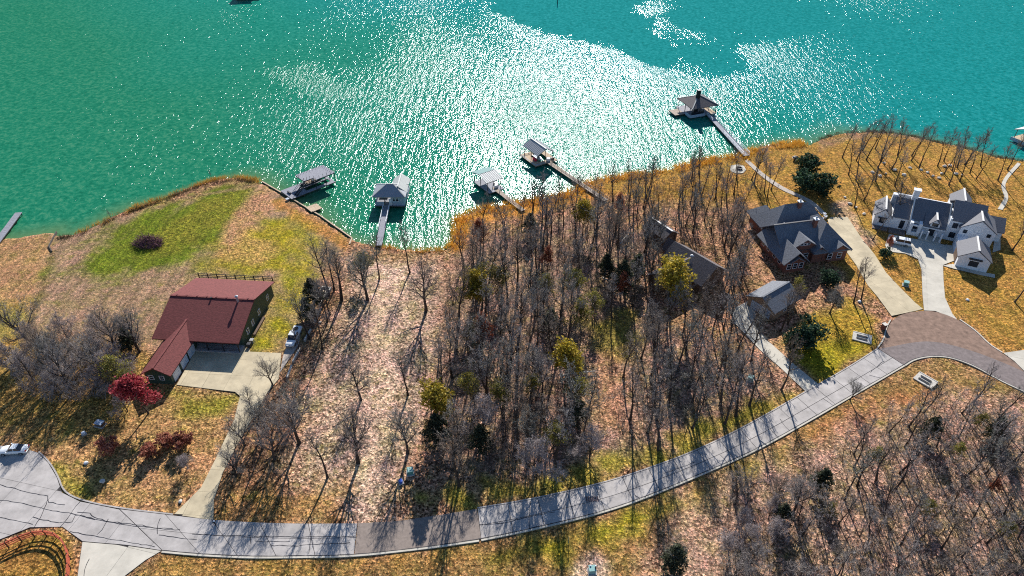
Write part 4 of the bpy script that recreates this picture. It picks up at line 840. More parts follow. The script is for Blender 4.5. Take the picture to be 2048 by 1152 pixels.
# ------------------------------------------------------------------ vehicles
def vehicle(name, loc, rz, label, cat, L_=4.8, Wd=1.85, H_=1.45, kind='sedan'):
    root = empty(name, loc, rz, label, cat); hl, hw = L_/2, Wd/2
    if kind == 'sedan': body = [(-hl, .35, .72, .78), (-hl+.15, .28, .88, .92), (-hl*.55, .25, .98, 1), (0, .25, .98, 1), (hl*.35, .25, .96, 1), (hl*.72, .26, .84, .97), (hl-.12, .3, .70, .88), (hl, .38, .6, .7)]; cab = [(-hl*.68, .95, .80), (-hl*.38, H_, .62), (hl*.05, H_, .64), (hl*.36, .94, .84)]
    elif kind == 'suv': body = [(-hl, .4, .95, .82), (-hl+.12, .32, 1.08, .95), (-hl*.5, .3, 1.1, 1), (0, .3, 1.1, 1), (hl*.4, .3, 1.08, 1), (hl*.75, .32, 1.0, .97), (hl-.12, .35, .9, .9), (hl, .42, .75, .75)]; cab = [(-hl*.97, 1.06, .84), (-hl*.86, H_, .72), (hl*.14, H_, .72), (hl*.42, 1.05, .86)]
    else: body = [(-hl, .5, 1.05, .95), (-hl+.1, .45, 1.12, .98), (-hl*.4, .4, 1.12, 1), (0, .4, 1.12, 1), (hl*.45, .4, 1.12, 1), (hl*.8, .42, 1.08, .97), (hl-.1, .45, 1.0, .92), (hl, .5, .85, .85)]; cab = [(-hl*.22, 1.1, .88), (-hl*.16, H_, .76), (hl*.28, H_, .76), (hl*.52, 1.1, .88)]
    vs = []; fs = []
    for x, zb, zt, w in body:
        y = hw*w; zm = (zb+zt)/2+.05
        vs += [(x, -y*.9, zb), (x, -y, zm), (x, -y*.96, zt-.1), (x, -y*.84, zt), (x, 0, zt+.03), (x, y*.84, zt), (x, y*.96, zt-.1), (x, y, zm), (x, y*.9, zb)]
    n = 9
    for i in range(len(body)-1):
        for j in range(n): fs.append((i*n+j, (i+1)*n+j, (i+1)*n+(j+1) % n, i*n+(j+1) % n))
    fs += [tuple(range(n))[::-1], tuple(range((len(body)-1)*n, len(body)*n))]
    MB().add(vs, fs).build('body', M['car_white'], root, smooth=True)
    q = [(x, z, w*hw) for x, z, w in cab]
    (xa, za, wa), (xb, zb, wb), (xc, zc, wc), (xd, zd, wd) = q
    MB().add([(xb, -wb, zb), (xc, -wc, zc), (xc, wc, zc), (xb, wb, zb), (xb, -wb, zb+.05), (xc, -wc, zc+.05), (xc, wc, zc+.05), (xb, wb, zb+.05)], [(3,2,1,0),(4,5,6,7),(0,1,5,4),(1,2,6,5),(2,3,7,6),(3,0,4,7)]).build('roof', M['car_white'], root)
    MB().add([(xc, -wc, zc), (xd, -wd, zd), (xd, wd, zd), (xc, wc, zc)], [(0,1,2,3)]).build('windscreen', M['glass'], root)
    MB().add([(xb, wb, zb), (xa, wa, za), (xa, -wa, za), (xb, -wb, zb)], [(0,1,2,3)]).build('rear_window', M['glass'], root)
    for s_ in (-1, 1): MB().add([(xa, s_*wa, za), (xb, s_*wb, zb), (xc, s_*wc, zc), (xd, s_*wd, zd)], [(0,1,2,3)] if s_ < 0 else [(3,2,1,0)]).build('side_window', M['glass'], root); MB().beam(((xb+xc)/2, s_*(wb+.01), zb), ((xb+xc)/2-.05, s_*(wa+wd)/2*1.01, za), .09, .05).build('pillar', M['car_white'], root)
    for sx in (-hl*.62, hl*.62):
        for s_ in (-1, 1):
            t = MB(); 
            ring = [(math.cos(2*math.pi*k/14), math.sin(2*math.pi*k/14)) for k in range(14)]; rr = .34
            vs = [(sx+c_*rr, s_*(hw-.2), .34+s2*rr) for c_, s2 in ring] + [(sx+c_*rr, s_*(hw+.02), .34+s2*rr) for c_, s2 in ring]
            fs = [(k, (k+1) % 14, 14+(k+1) % 14, 14+k) for k in range(14)] + [tuple(range(14, 28))]
            w_ = t.add(vs, fs).build('wheel', M['tyre'], root)
            MB().add([(sx+c_*rr*.62, s_*(hw+.03), .34+s2*rr*.62) for c_, s2 in ring], [tuple(range(14))]).build('rim', M['rim'], w_)
    for s_ in (-1, 1):
        MB().box(hl-.22, hl-.02, s_*hw*.62-.18, s_*hw*.62+.18, .58, .74).build('headlight', M['lamp_clear'], root)
        MB().box(-hl-.01, -hl+.2, s_*hw*.62-.18, s_*hw*.62+.18, .68, .86).build('tail_light', M['lamp_red'], root)
        MB().box(xd-.3, xd-.12, s_*(hw+.1)-.1, s_*(hw+.1)+.1, za-.02, za+.12).build('mirror', M['car_white'], root)
    return root
vehicle('parked_car', (-90.4, 79.6, .05), R(184), 'white sedan parked on the concrete turning area at the far left', 'car', 4.9, 1.9, 1.42)
vehicle('parked_car', (100.2, 146.6, .05), R(157), 'white sport utility vehicle parked in front of the white house', 'car', 5.3, 2.0, 1.75, 'suv')
t = vehicle('pickup_truck', (-47.2, 110.0, .03), R(-94), 'white pickup truck with a loaded bed parked under bare branches', 'truck', 6.2, 2.0, 1.85, 'truck')
MB().box(-2.9, -.8, -.8, .8, 1.1, 1.3).build('bed_load', M['white_trim'], t); MB().box(-2.2, -1.4, -.4, .4, 1.3, 1.6).build('bed_load', M['black'], t)

# ------------------------------------------------------------------ small things
def boxthing(name, p, rz, label, cat, mat='util_green', s=(1.0, .9, .9), lid='util_teal', group=None):
    e = empty(name, p, rz, label, cat, group); x, y, z = s
    MB().box(-x/2, x/2, -y/2, y/2, -.1, z).build('cabinet', M[mat], e); MB().add([(-x/2-.05,-y/2-.05,z),(x/2+.05,-y/2-.05,z),(x/2+.05,y/2+.05,z+.02),(-x/2-.05,y/2+.05,z+.02),(-x/2-.05,-y/2-.05,z+.08),(x/2+.05,-y/2-.05,z+.08),(x/2+.05,y/2+.05,z+.16),(-x/2-.05,y/2+.05,z+.16)],
        [(3,2,1,0),(4,5,6,7),(0,1,5,4),(1,2,6,5),(2,3,7,6),(3,0,4,7)]).build('lid', M[lid], e)
    MB().box(-x/2-.2, x/2+.2, -y/2-.2, y/2+.2, -.1, .06).build('pad', M['concrete'], e); return e
boxthing('utility_box', at(821, 946), R(10), 'green utility box at the foot of the tree beside the leafy lot', 'utility box')
boxthing('utility_box', at(1500, 760), R(-20), 'green utility box in the wood beside the long concrete drive', 'utility box')
boxthing('utility_box', at(1811, 570), R(-24), 'green utility box on grass between the two driveways', 'utility box')
boxthing('utility_box', at(1184, 1143), R(5), 'pale teal utility box on bare gravel at the bottom edge', 'utility box', 'util_teal')
boxthing('storage_bin', at(802, 965), R(30), 'small blue bin on leaves below the green utility box', 'bin', 'blue_tarp', (.5, .5, .5), 'blue_tarp')
boxthing('feeding_station', at(201, 850), R(-15), 'grey board box on the shaded lawn beside the thicket', 'box', 'brown_wall', (1.5, 1.0, .7), 'blue_grey')
boxthing('utility_box', at(168, 868), R(40), 'tiny white box on the lawn left of the maroon bush', 'box', 'white_trim', (.5, .4, .35), 'white_trim')
for x, y, lab, hh in ((1190, 1143, 'dark steel bollard right of the pale teal utility box', 1.6), (1180, 1139, 'short pipe bollard left behind the pale teal utility box', 1.1)):
    e = empty('bollard', at(x, y), 0, lab, 'bollard'); MB().lathe([(.12, -.2), (.12, hh)], 8).build('post', M['dark_steel'], e); MB().lathe([(.13, hh), (.13, hh+.06), (.05, hh+.12)], 8).build('cap', M['white_trim'], e)
e = empty('marker_post', at(1137, 1086), 0, 'thin dark green marker post in the roadside grass', 'post'); MB().lathe([(.05, -.2), (.05, 1.7)], 6).build('post', M['util_green'], e); MB().box(-.08, .08, -.02, .02, 1.4, 1.75).build('plate', M['util_green'], e)
e = empty('mailbox', at(432, 1051), R(-15), 'black mailbox with white top at the mouth of the long driveway', 'mailbox'); MB().box(-.06, .06, -.06, .06, -.2, 1.0).build('post', M['black'], e); MB().box(-.14, .14, -.3, .3, 1.0, 1.2).build('box', M['black'], e); MB().lathe([(.16, 1.2), (.14, 1.27), (.05, 1.3)], 8).build('top', M['white_trim'], e)
e = empty('mailbox', at(1766, 658), R(20), 'square brick mailbox pillar beside the dark turning circle', 'mailbox'); MB().box(-.4, .4, -.4, .4, -.2, 1.35).build('pillar', M['brick'], e); MB().box(-.48, .48, -.48, .48, 1.35, 1.47).build('coping', M['stone'], e); MB().box(-.16, .16, -.46, -.38, .9, 1.15).build('door', M['black'], e)
def culvert(p, rz, label):
    e = empty('culvert_headwall', p, rz, label, 'culvert'); MB().add([(-1.9,-1.2,-.1),(1.9,-1.2,-.1),(1.9,1.2,-.1),(-1.9,1.2,-.1),(-1.9,-1.2,.12),(1.9,-1.2,.12),(1.9,1.2,.36),(-1.9,1.2,.36)], [(4,5,6,7),(0,1,5,4),(1,2,6,5),(2,3,7,6),(3,0,4,7)]).build('slab', M['stone'], e)
    for y in (-.5, .35): MB().add([(-1.2,y-.22,.2+(y+1)*.12),(.9,y-.22,.2+(y+1)*.12),(1.1,y,.24+(y+1)*.12),(.9,y+.22,.27+(y+1)*.12),(-1.2,y+.22,.27+(y+1)*.12)], [(0,1,2,3,4)]).build('pipe_mouth', M['black'], e)
    MB().box(-1.9, 1.9, 1.2, 1.4, -.1, .42).build('lip', M['stone'], e)
culvert(at(1724, 677), R(-25), 'pale concrete culvert end in the grass left of the turning circle')
culvert(at(1850, 762), R(-52), 'pale concrete culvert end in the ditch inside the road bend')
for x, y, lab in ((1719, 603, 'small white dome cap on the lawn left of the long driveway'), (1935, 600, 'small white dome cap on ochre grass right of the pale driveway'), (172, 926, 'small white dome cap on the front lawn left of the maroon shrubs')):
    e = empty('dome_cap', at(x, y), 0, lab, 'cap'); MB().lathe([(.34, -.1), (.34, .12), (.28, .24), (.1, .32)], 12).build('dome', M['white_trim'], e); MB().lathe([(.42, -.1), (.42, .05)], 12).build('collar', M['concrete'], e)
e = empty('fire_pit', at(1479, 338), 0, 'dark round fire pit on the pale circular patio', 'fire pit'); MB().lathe([(.85, -.05), (.85, .5), (.6, .5), (.6, .1)], 16).build('ring', M['black'], e); MB().lathe([(.58, .05), (.5, .2), (.1, .28)], 10).build('embers', M['brush'], e)
e = empty('kettle_grill', at(1590, 320), 0, 'dark round kettle on the grass beside the clump of evergreens', 'grill'); MB().lathe([(.3, 0), (.75, .35), (.95, .75), (.75, 1.15), (.2, 1.35)], 14).build('bowl', M['black'], e); MB().lathe([(1.0, .72), (1.0, .8)], 14).build('rim', M['galv'], e)
def rock(p, s, label, group=None, cat='rock'):
    bm = bmesh.new(); bmesh.ops.create_icosphere(bm, subdivisions=2, radius=1)
    sd_ = random.uniform(0, 99)
    for v in bm.verts: v.co *= 1 + .28*mnoise.noise(v.co*1.3 + Vector((sd_, 0, 0))); v.co = Vector((v.co.x*s, v.co.y*s*.8, v.co.z*s*.5))
    me = bpy.data.meshes.new('rock'); bm.to_mesh(me); bm.free(); me.materials.append(M['stone']); return tag(link('rock', me, None, p + Vector((0, 0, s*.2)), random.uniform(0, 6)), label, cat, group)
rock(at(205, 963), .55, 'pale boulder alone on the front lawn near the concrete road'); rock(at(361, 1003), .4, 'pale rock at the lower left of the long driveway'); rock(at(640, 645), .35, 'pale rock by the low wall beside the leafy lot')
_w = 'first second third fourth fifth sixth seventh eighth ninth tenth eleventh twelfth thirteenth fourteenth fifteenth sixteenth seventeenth eighteenth nineteenth twentieth'.split(); _rk = 0
for x, y in sorted(((1745,345),(1760,352),(1772,347),(1790,340),(1808,350),(1820,336),(1855,345),(1866,352),(1878,356),(1889,333),(1900,331),(1912,348),(1924,350),(1768,326),(1842,340),(1883,347),(1690,395),(1700,408),(1712,415),(1728,428))):
    rock(at(x, y), random.uniform(.35, .7), _w[_rk] + ' from the left of the pale rocks on the lakeside yard', 'limestone rocks in the lakeside yard'); _rk += 1
# low concrete wall and raised bed left of the leafy lot
lw = empty('garden_wall', at(630, 640), 0, 'broken low concrete wall along the left side of the leafy lot', 'wall'); o0 = at(630, 640)
for a, b in (((651,585),(642,610)), ((641,618),(630,645)), ((622,660),(609,683)), ((600,698),(586,725)), ((584,732),(574,757))):
    MB().beam(at(*a) - o0 + Vector((0,0,.1)), at(*b) - o0 + Vector((0,0,.1)), .35, .6).build('wall_section', M['stone'], lw)
rb = empty('planter_bed', at(646, 588), R(-12), 'pale framed square bed beside the dark cedar on the lot edge', 'planter')
for b in ((-1.2, 1.2, 2.0, 2.3), (-1.2, 1.2, -2.3, -2.0), (-1.2, -.9, -2.0, 2.0), (.9, 1.2, -2.0, 2.0)): MB().box(*b, -.1, .5).build('border', M['stone'], rb)
MB().box(-.9, .9, -2.0, 2.0, -.1, .15).build('soil', M['black'], rb); MB().lathe([(.4, .1), (.5, .4), (.3, .6)], 10, 0, .4).build('pot', M['deck_tan'], rb)
# curved pipe fence at the lower left
fe = empty('pipe_fence', at(90, 1090), 0, 'curved rust-red pipe fence round the lawn at the lower left', 'fence'); o0 = at(90, 1090)
fp = resample(smooth_poly([at2(x, y) for x, y in ((-120,1160),(0,1104),(55,1077),(90,1070),(120,1077),(135,1096),(142,1118),(141,1150),(136,1200))], 3), 17); fp = [Vector((p.x, p.y, 0)) - Vector((o0.x, o0.y, 0)) for p in fp]
for p in fp: MB().lathe([(.1, -.2), (.1, 1.55)], 6, p.x, p.y).build('post', M['black_rail'], fe)
for a, b in zip(fp, fp[1:]):
    for z, w_ in ((1.4, .22), (.95, .12), (.5, .12)): MB().beam(a + Vector((0,0,z)), b + Vector((0,0,z)), w_, w_).build('rail', M['rust_rail'], fe)
#@@TREES
# ------------------------------------------------------------------ trees
def rot_about(v, ax, ang): return Matrix.Rotation(ang, 3, ax) @ v
def rnd_perp(d):
    while True:
        r = Vector((random.gauss(0, 1), random.gauss(0, 1), random.gauss(0, 1))); p = r - d * r.dot(d)
        if p.length > .1: return p.normalized()
def limb_path(p, d, L_, n, up, wob):
    pts = [p.copy()]; d = d.copy()
    for k in range(n):
        d = (d + Vector((0, 0, up/n)) + rnd_perp(d)*wob).normalized(); p = p + d*(L_/n); pts.append(p.copy())
    return pts
def make_bare(seed, H_, spread, r0, nl, first, twigs=5, fork=False, dens=1.0):
    """trunk + limbs in one mesh, fine branches and twigs in another; returns tips for leaves"""
    random.seed(seed); tr = MB(); tw = MB(); tips = []
    lean = Vector((random.uniform(-.06, .06), random.uniform(-.06, .06), 1)).normalized()
    n = 9; path = [Vector((0, 0, -.4))]; d = lean.copy()
    for k in range(n):
        d = (d*.9 + lean*.15 + Vector((random.gauss(0, .07), random.gauss(0, .07), 0))).normalized(); path.append(path[-1] + d*(H_+.4)/n*.97)
    rad = [r0*(1.35 if i == 0 else 1)*(1 - .88*(i/n)**.9) for i in range(n+1)]
    tr.tube(path, rad, 6)
    az = random.uniform(0, 6.28)
    for i in range(nl):
        t = first + (.97-first)*(i+.5*random.random())/nl; k = min(int(t*n), n-1); f_ = t*n-k
        p = path[k].lerp(path[k+1], f_); rr = rad[k]*(1-f_)+rad[k+1]*f_; az += 2.4 + random.gauss(0, .4)
        el = R(28 + 42*t + random.gauss(0, 8)); d1 = Vector((math.cos(az)*math.cos(el), math.sin(az)*math.cos(el), math.sin(el)))
        L1 = spread*(1.12 - .75*(t-first)/(1-first))*random.uniform(.75, 1.2)
        p1 = limb_path(p, d1, L1, 5, .55, .13); r1 = min(rr*.72, .030*L1+.022)
        tr.tube(p1, [r1*(1-.8*j/5) for j in range(6)], 4, cap=False)
        nb = max(4, int(L1*1.7*dens))
        for j in range(nb):
            u = .22 + .78*(j+random.random())/nb; kk = min(int(u*5), 4); q = p1[kk].lerp(p1[kk+1], u*5-kk); dd = (p1[kk+1]-p1[kk]).normalized()
            d2 = (dd*.75 + rnd_perp(dd)*.75 + Vector((0, 0, .22))).normalized(); L2 = L1*(.52-.26*u)*random.uniform(.7, 1.35)
            p2 = limb_path(q, d2, L2, 3, .35, .2); r2 = max(.03, r1*.6*(1-.5*u))
            tw.tube(p2, [r2, r2*.7, r2*.45, r2*.2], 3, cap=False)
            nc = max(2, int(L2*3.2*dens)+1)
            for m_ in range(nc):
                u2 = .2+.8*(m_+random.random())/nc; k2 = min(int(u2*3), 2); q2 = p2[k2].lerp(p2[k2+1], u2*3-k2); d2_ = (p2[k2+1]-p2[k2]).normalized()
                d3 = (d2_*.7 + rnd_perp(d2_)*.8 + Vector((0, 0, .2))).normalized(); L3 = random.uniform(.5, 1.0)*(.45+.3*L2)
                e3 = q2 + d3*L3; tw.spike(q2, e3, .024); tips.append(e3)
                for _ in range(twigs-3):
                    a_ = q2.lerp(e3, random.uniform(.3, .9)); d4 = (d3*.6 + rnd_perp(d3)).normalized(); tw.spike(a_, a_ + d4*L3*.65, .019)
    return tr, tw, tips
def add_leaves(mb, pts, n, s, jit, up=0.3):
    for k in range(n):
        c = random.choice(pts) + Vector((random.gauss(0, jit), random.gauss(0, jit), random.gauss(0, jit*.8)))
        nrm = Vector((random.gauss(0, 1), random.gauss(0, 1), random.gauss(up, 1))).normalized(); x = rnd_perp(nrm); y = nrm.cross(x); w = s*random.uniform(.6, 1.3)
        mb.add([c - x*w*.5, c + y*w*.32, c + x*w*.6, c - y*w*.32], [(0, 1, 2, 3)])
PROTO = {}
def proto(key, tr, crowns):
    """crowns: list of (part name, MB, material)"""
    PROTO[key] = [('trunk', tr.mesh('trunk', M['bark'])) ] + [(nm, mb.mesh(nm, mt)) for nm, mb, mt in crowns]
for k in range(5):       # tall woodland trees
    tr, tw, tips = make_bare(100+k, 13.6, 3.3+.45*(k % 3), .24, 15, .38 + .06*(k % 3), 5, dens=1.1); proto('wood%d' % k, tr, [('crown', tw, M['twig'])])
for k in range(4):       # broad open-grown trees
    tr, tw, tips = make_bare(200+k, 11.5, 5.8, .33, 15, .27, 5, dens=1.2); proto('broad%d' % k, tr, [('crown', tw, M['twig'])])
for k in range(3):       # pale bushy trees
    tr, tw, tips = make_bare(300+k, 7.6, 3.8, .15, 17, .12, 6, dens=1.9); proto('pale%d' % k, tr, [('crown', tw, M['twig_pale'])])
for k in range(4):       # thin lakeside poles
    tr, tw, tips = make_bare(400+k, 12, 2.5, .2, 12, .5, 5, dens=1.5); proto('pole%d' % k, tr, [('crown', tw, M['twig'])])
for k in range(2):
    tr, tw, tips = make_bare(500+k, 11.0, 4.2, .2, 14, .35, 3); lf = MB(); add_leaves(lf, [t_ for t_ in tips if t_.z > 5], 3000, .46, .35); proto('yellow%d' % k, tr, [('crown', lf, M['leaf_yellow']), ('twigs', tw, M['twig'])])
for k in range(2):
    tr, tw, tips = make_bare(520+k, 10, 4.0, .18, 13, .3, 4); lf = MB(); add_leaves(lf, tips, 1500, .42, .4); proto('olive%d' % k, tr, [('crown', lf, M['leaf_olive']), ('twigs', tw, M['twig'])])
for k in range(2):
    tr, tw, tips = make_bare(540+k, 9.5, 2.6, .15, 12, .3, 3); lf = MB(); add_leaves(lf, tips, 1800, .40, .35); proto('rust%d' % k, tr, [('crown', lf, M['leaf_rust']), ('twigs', tw, M['twig'])])
tr, tw, tips = make_bare(560, 6.4, 3.2, .15, 15, .3, 3, dens=1.0); lf = MB(); add_leaves(lf, [t_ for t_ in tips if t_.z > 2.6], 4200, .36, .32); proto('crimson', tr, [('crown', lf, M['leaf_crimson']), ('twigs', tw, M['twig'])])
def ball_shrub(seed, Rr, Hh, n, s, mt, lump=5):
    random.seed(seed); tr = MB(); pts = []
    for k in range(lump*5):
        a = random.uniform(0, 6.28); rr = Rr*random.uniform(.2, .75); top = Vector((math.cos(a)*rr, math.sin(a)*rr, Hh*random.uniform(.22, .8)))
        tr.tube(limb_path(Vector((math.cos(a)*.15, math.sin(a)*.15, -.2)), (top).normalized(), top.length, 3, .2, .12), [.05, .04, .03, .01], 4, cap=False)
        for _ in range(16):
            v = Vector((random.gauss(0, 1), random.gauss(0, 1), random.gauss(.2, 1))).normalized()*Rr*.40*random.random()**.4; q = top + v
            if q.z > .1: pts.append(q)
    lf = MB(); add_leaves(lf, pts, n, s, .14); return tr, lf
for k in range(3): tr, lf = ball_shrub(600+k, 2.3, 4.0, 3400, .36, None); proto('maroon%d' % k, tr, [('crown', lf, M['leaf_maroon'])])
def cone_tree(seed, Rr, Hh, n, s):
    random.seed(seed); tr = MB().tube([Vector((0, 0, -.3)), Vector((.1, 0, Hh*.5)), Vector((0, .1, Hh*.95))], [.16, .1, .02], 6); pts = []
    for k in range(90):
        z = Hh*(.1 + .88*random.random()**1.1); a = random.uniform(0, 6.28); r_ = Rr*(1-(z/Hh)**1.6)*random.uniform(.75, 1.15)+.15
        end = Vector((math.cos(a)*r_, math.sin(a)*r_, z + r_*.25)); tr.spike(Vector((0, 0, z*.95)), end, .03)
        for _ in range(12): pts.append(Vector((0, 0, z)).lerp(end, random.random()**.5) + Vector((random.gauss(0, .2), random.gauss(0, .2), random.gauss(0, .25))))
    lf = MB(); add_leaves(lf, pts, n, s, .16, .6); return tr, lf
for k in range(3): tr, lf = cone_tree(620+k, 2.7+.3*k, 7.5+.8*k, 3600, .40); proto('cedar%d' % k, tr, [('crown', lf, M['leaf_cedar'])])
for k in range(2): tr, lf = ball_shrub(640+k, 3.3, 5.6, 3600, .44, None); proto('juniper%d' % k, tr, [('crown', lf, M['leaf_juniper'])])
random.seed(640); tw = MB(); tr = MB()
for k in range(900):
    a = random.uniform(0, 6.28); rr = random.random()**.5*2.6; p = Vector((math.cos(a)*rr, math.sin(a)*rr*.62, random.random()**1.5*1.5*(1-(rr/2.7)**2)+.05)); dd = Vector((random.gauss(0, 1), random.gauss(0, 1), random.gauss(.3, .6))).normalized(); tw.spike(p, p + dd*random.uniform(.6, 1.5), .03)
for k in range(14):
    a = random.uniform(0, 6.28); p = Vector((math.cos(a)*1.6, math.sin(a)*1, .2)); tr.tube(limb_path(p, Vector((-math.cos(a), -math.sin(a), .5)).normalized(), 2.6, 3, 0, .1), [.09, .07, .05, .03], 4)
proto('brushpile', tr, [('branches', tw, M['brush_purple'])])

for k in range(3):       # saplings that fill the woods
    tr, tw, tips = make_bare(700+k, 7.5, 1.9, .075, 9, .25, 4, dens=1.0); proto('sap%d' % k, tr, [('crown', tw, M['twig'])])
N_TREES = 0
def plant(kind, p, label, sc=1.0, group=None, name='bare_tree', cat='tree', rz=None, sxy=1.0, tilt=0.04):
    global N_TREES; N_TREES += 1
    e = empty(name, (p[0], p[1], -.05), random.uniform(0, 6.28) if rz is None else rz, label, cat, group)
    e.rotation_euler.x = random.gauss(0, tilt); e.rotation_euler.y = random.gauss(0, tilt); e.scale = (sc*sxy, sc*sxy, sc)
    for nm, me in PROTO[kind]:
        c_ = link(nm, me, e)
        if nm == 'twigs': c_['kind'] = 'stuff'
    return e
NOGO = [W([(330,540),(560,540),(570,700),(420,780),(260,770)]), W(((1490,400),(1700,400),(1710,560),(1530,560))), W(((1735,375),(2020,375),(2010,560),(1880,560),(1730,480))),
        [tuple(p) for p in up_right] + [tuple(p) for p in reversed(lo_right)], W([(1757,700),(1780,620),(1915,625),(2060,745),(2060,790),(1860,720),(1807,735)]), W([(1650,430),(1700,430),(1850,620),(1780,635)]), W([(1770,470),(1915,490),(1916,640),(1845,625),(1840,520),(1770,505)]), [tuple(p) for p in court],
        W([(330,1095),(430,1035),(720,1040),(960,1010),(965,1085),(700,1115)]), W([(1460,640),(1500,600),(1645,772),(1605,785)]), W([(1355,495),(1440,480),(1460,560),(1420,645),(1320,640),(1300,560)]), W([(1295,430),(1345,430),(1345,490),(1300,480)]), W([(1480,560),(1590,550),(1610,610),(1560,650),(1490,650)]),
        W([(1985,425),(1998,365),(2050,320),(2056,335),(2020,410)])]
def scatter(poly, n, dmin, seed, nogo=True, zones=None):
    r = random.Random(seed); wp = [Vector(p) for p in W(poly)]; x0, x1 = min(p.x for p in wp), max(p.x for p in wp); y0, y1 = min(p.y for p in wp), max(p.y for p in wp)
    wl = [tuple(p) for p in wp]; out = []; tries = 0
    g = np.random.default_rng(seed); A = np.column_stack([g.uniform(x0, x1, n*14), g.uniform(y0, y1, n*14)]); ok = inside(A, wl)
    if nogo:
        for z_ in NOGO: ok &= ~inside(A, z_)
    A = A[ok]; A = A[sdf(A, land_poly) > 1.0]
    for q in A:
        if len(out) >= n: break
        if not any((q[0]-o[0])**2+(q[1]-o[1])**2 < dmin*dmin for o in out): out.append((float(q[0]), float(q[1])))
    return out
def grove(poly, n, dmin, seed, kinds, label, group, h=(.85, 1.2), name='bare_tree', cat='tree', sxy=1.0):
    pts = scatter(poly, n, dmin, seed); r = random.Random(seed + 1)
    pts.sort(key=lambda q: q[0] / (q[1]*_c + CAM_H*_s))
    for i_, q in enumerate(pts): plant(r.choice(kinds), q, (ORD[i_] + ' from left, ' + label) if len(pts) <= 22 else label, r.uniform(*h), group, name, cat, sxy=sxy)
ORD = 'first second third fourth fifth sixth seventh eighth ninth tenth eleventh twelfth thirteenth fourteenth fifteenth sixteenth seventeenth eighteenth nineteenth twentieth twenty-first twenty-second'.split()
WOOD = ['wood%d' % k for k in range(5)]; BROAD = ['broad%d' % k for k in range(4)]; PALEK = ['pale%d' % k for k in range(3)]; POLE = ['pole%d' % k for k in range(4)]
random.seed(77)
grove([(905,520),(1010,480),(1180,450),(1290,480),(1310,560),(1300,640),(1200,640),(1100,640),(890,640)], 34, 2.9, 1, WOOD + POLE[:1], 'tall bare tree in the upper half of the dense middle wood', 'upper middle wood', (.85, 1.3))
grove([(890,640),(1100,640),(1180,720),(1190,930),(1050,965),(900,985),(865,930),(880,760)], 36, 2.8, 2, WOOD + WOOD + PALEK[:1], 'tall bare tree in the lower left of the dense middle wood', 'lower left middle wood', (.9, 1.35))
grove([(1240,740),(1300,660),(1480,700),(1590,775),(1500,835),(1350,890),(1250,920),(1230,860)], 26, 3.0, 3, WOOD, 'tall bare tree in the wood just above the curving road', 'wood above the road bend', (.85, 1.25))
grove([(920,480),(930,440),(1010,425),(1140,400),(1200,375),(1290,370),(1300,470),(1180,450),(1010,480)], 22, 2.9, 4, WOOD + POLE, 'bare tree on the bank between the two shelter gangways', 'wooded bank by the gangways', (.65, .95))
grove([(1290,380),(1380,350),(1460,340),(1580,390),(1560,410),(1490,420),(1480,480),(1300,480)], 32, 2.4, 5, POLE + POLE + WOOD[:2], 'slender bare tree on the slope below the lake pavilion gangway', 'slender trees below the pavilion', (.75, 1.05))
grove([(1290,480),(1480,480),(1500,560),(1480,620),(1440,680),(1310,660),(1300,560)], 18, 3.0, 6, WOOD, 'bare tree standing around the hidden brown house', 'trees around the brown house', (.75, 1.1))
grove([(1650,330),(1680,300),(1760,290),(1830,300),(1850,360),(1760,380),(1720,430),(1690,400)], 18, 3.2, 7, POLE, 'slender bare tree on the ochre yard left of the white house roofs', 'slender trees in the lakeside yard', (.95, 1.2))
grove([(1850,320),(1950,320),(2040,340),(1990,400),(1900,375)], 13, 3.2, 8, POLE, 'slender bare tree on the ochre yard behind the white house', 'slender trees behind the white house', (.9, 1.1))
grove([(2010,430),(2025,360),(2120,340),(2160,500),(2110,660),(2040,690),(1995,560)], 16, 3.0, 9, POLE + WOOD[:3], 'bare tree at the right edge beside the white house', 'trees at the right edge', (.8, 1.1))
grove([(1600,980),(1760,860),(1860,810),(1960,800),(2060,840),(2150,980),(1900,1010),(1700,1060)], 30, 3.0, 10, POLE + WOOD[:2], 'bare tree in the upper part of the lower right wood', 'upper lower-right wood', (.7, .95))
grove([(1600,1000),(1700,1060),(1900,1010),(2150,980),(2150,1260),(1560,1260)], 46, 2.4, 11, POLE, 'bare tree in the bottom right corner wood', 'bottom corner wood', (.6, .85))
grove([(1430,1010),(1600,985),(1580,1080),(1520,1230),(1420,1230),(1440,1100)], 12, 2.4, 12, BROAD + PALEK, 'bushy pale bare tree on the left edge of the lower right wood', 'pale bushy trees', (.55, .8))
grove([(30,720),(70,680),(200,665),(300,690),(280,740),(240,790),(110,800),(40,770)], 22, 2.2, 13, PALEK + BROAD[:2], 'grey-lilac bare tree in the thicket left of the red roof', 'left thicket', (.75, 1.05))
grove([(490,830),(560,800),(615,800),(600,880),(540,930),(470,960),(462,900)], 9, 3.0, 14, BROAD + WOOD[:2], 'bare tree in the clump right of the long driveway', 'driveway clump', (.65, .95))
grove([(600,690),(640,600),(665,560),(685,600),(650,690),(615,740)], 7, 2.6, 15, WOOD, 'bare tree on the strip between green lawn and leafy lot', 'lawn edge strip', (.8, 1.05))
grove([(910,600),(1100,560),(1200,640),(1190,900),(1050,950),(900,960)], 10, 6, 41, ['olive0', 'olive1'], 'thin olive-leaved tree among the bare trees of the middle wood', 'olive trees in the middle wood', (.6, .95), 'olive_tree')
grove([(1650,980),(1800,880),(1950,840),(2040,900),(2040,1130),(1640,1130)], 7, 8, 42, ['olive0', 'olive1', 'rust1'], 'small leafy tree among the bare trees of the lower right wood', 'leafy trees in the lower right wood', (.35, .5), 'leafy_tree')
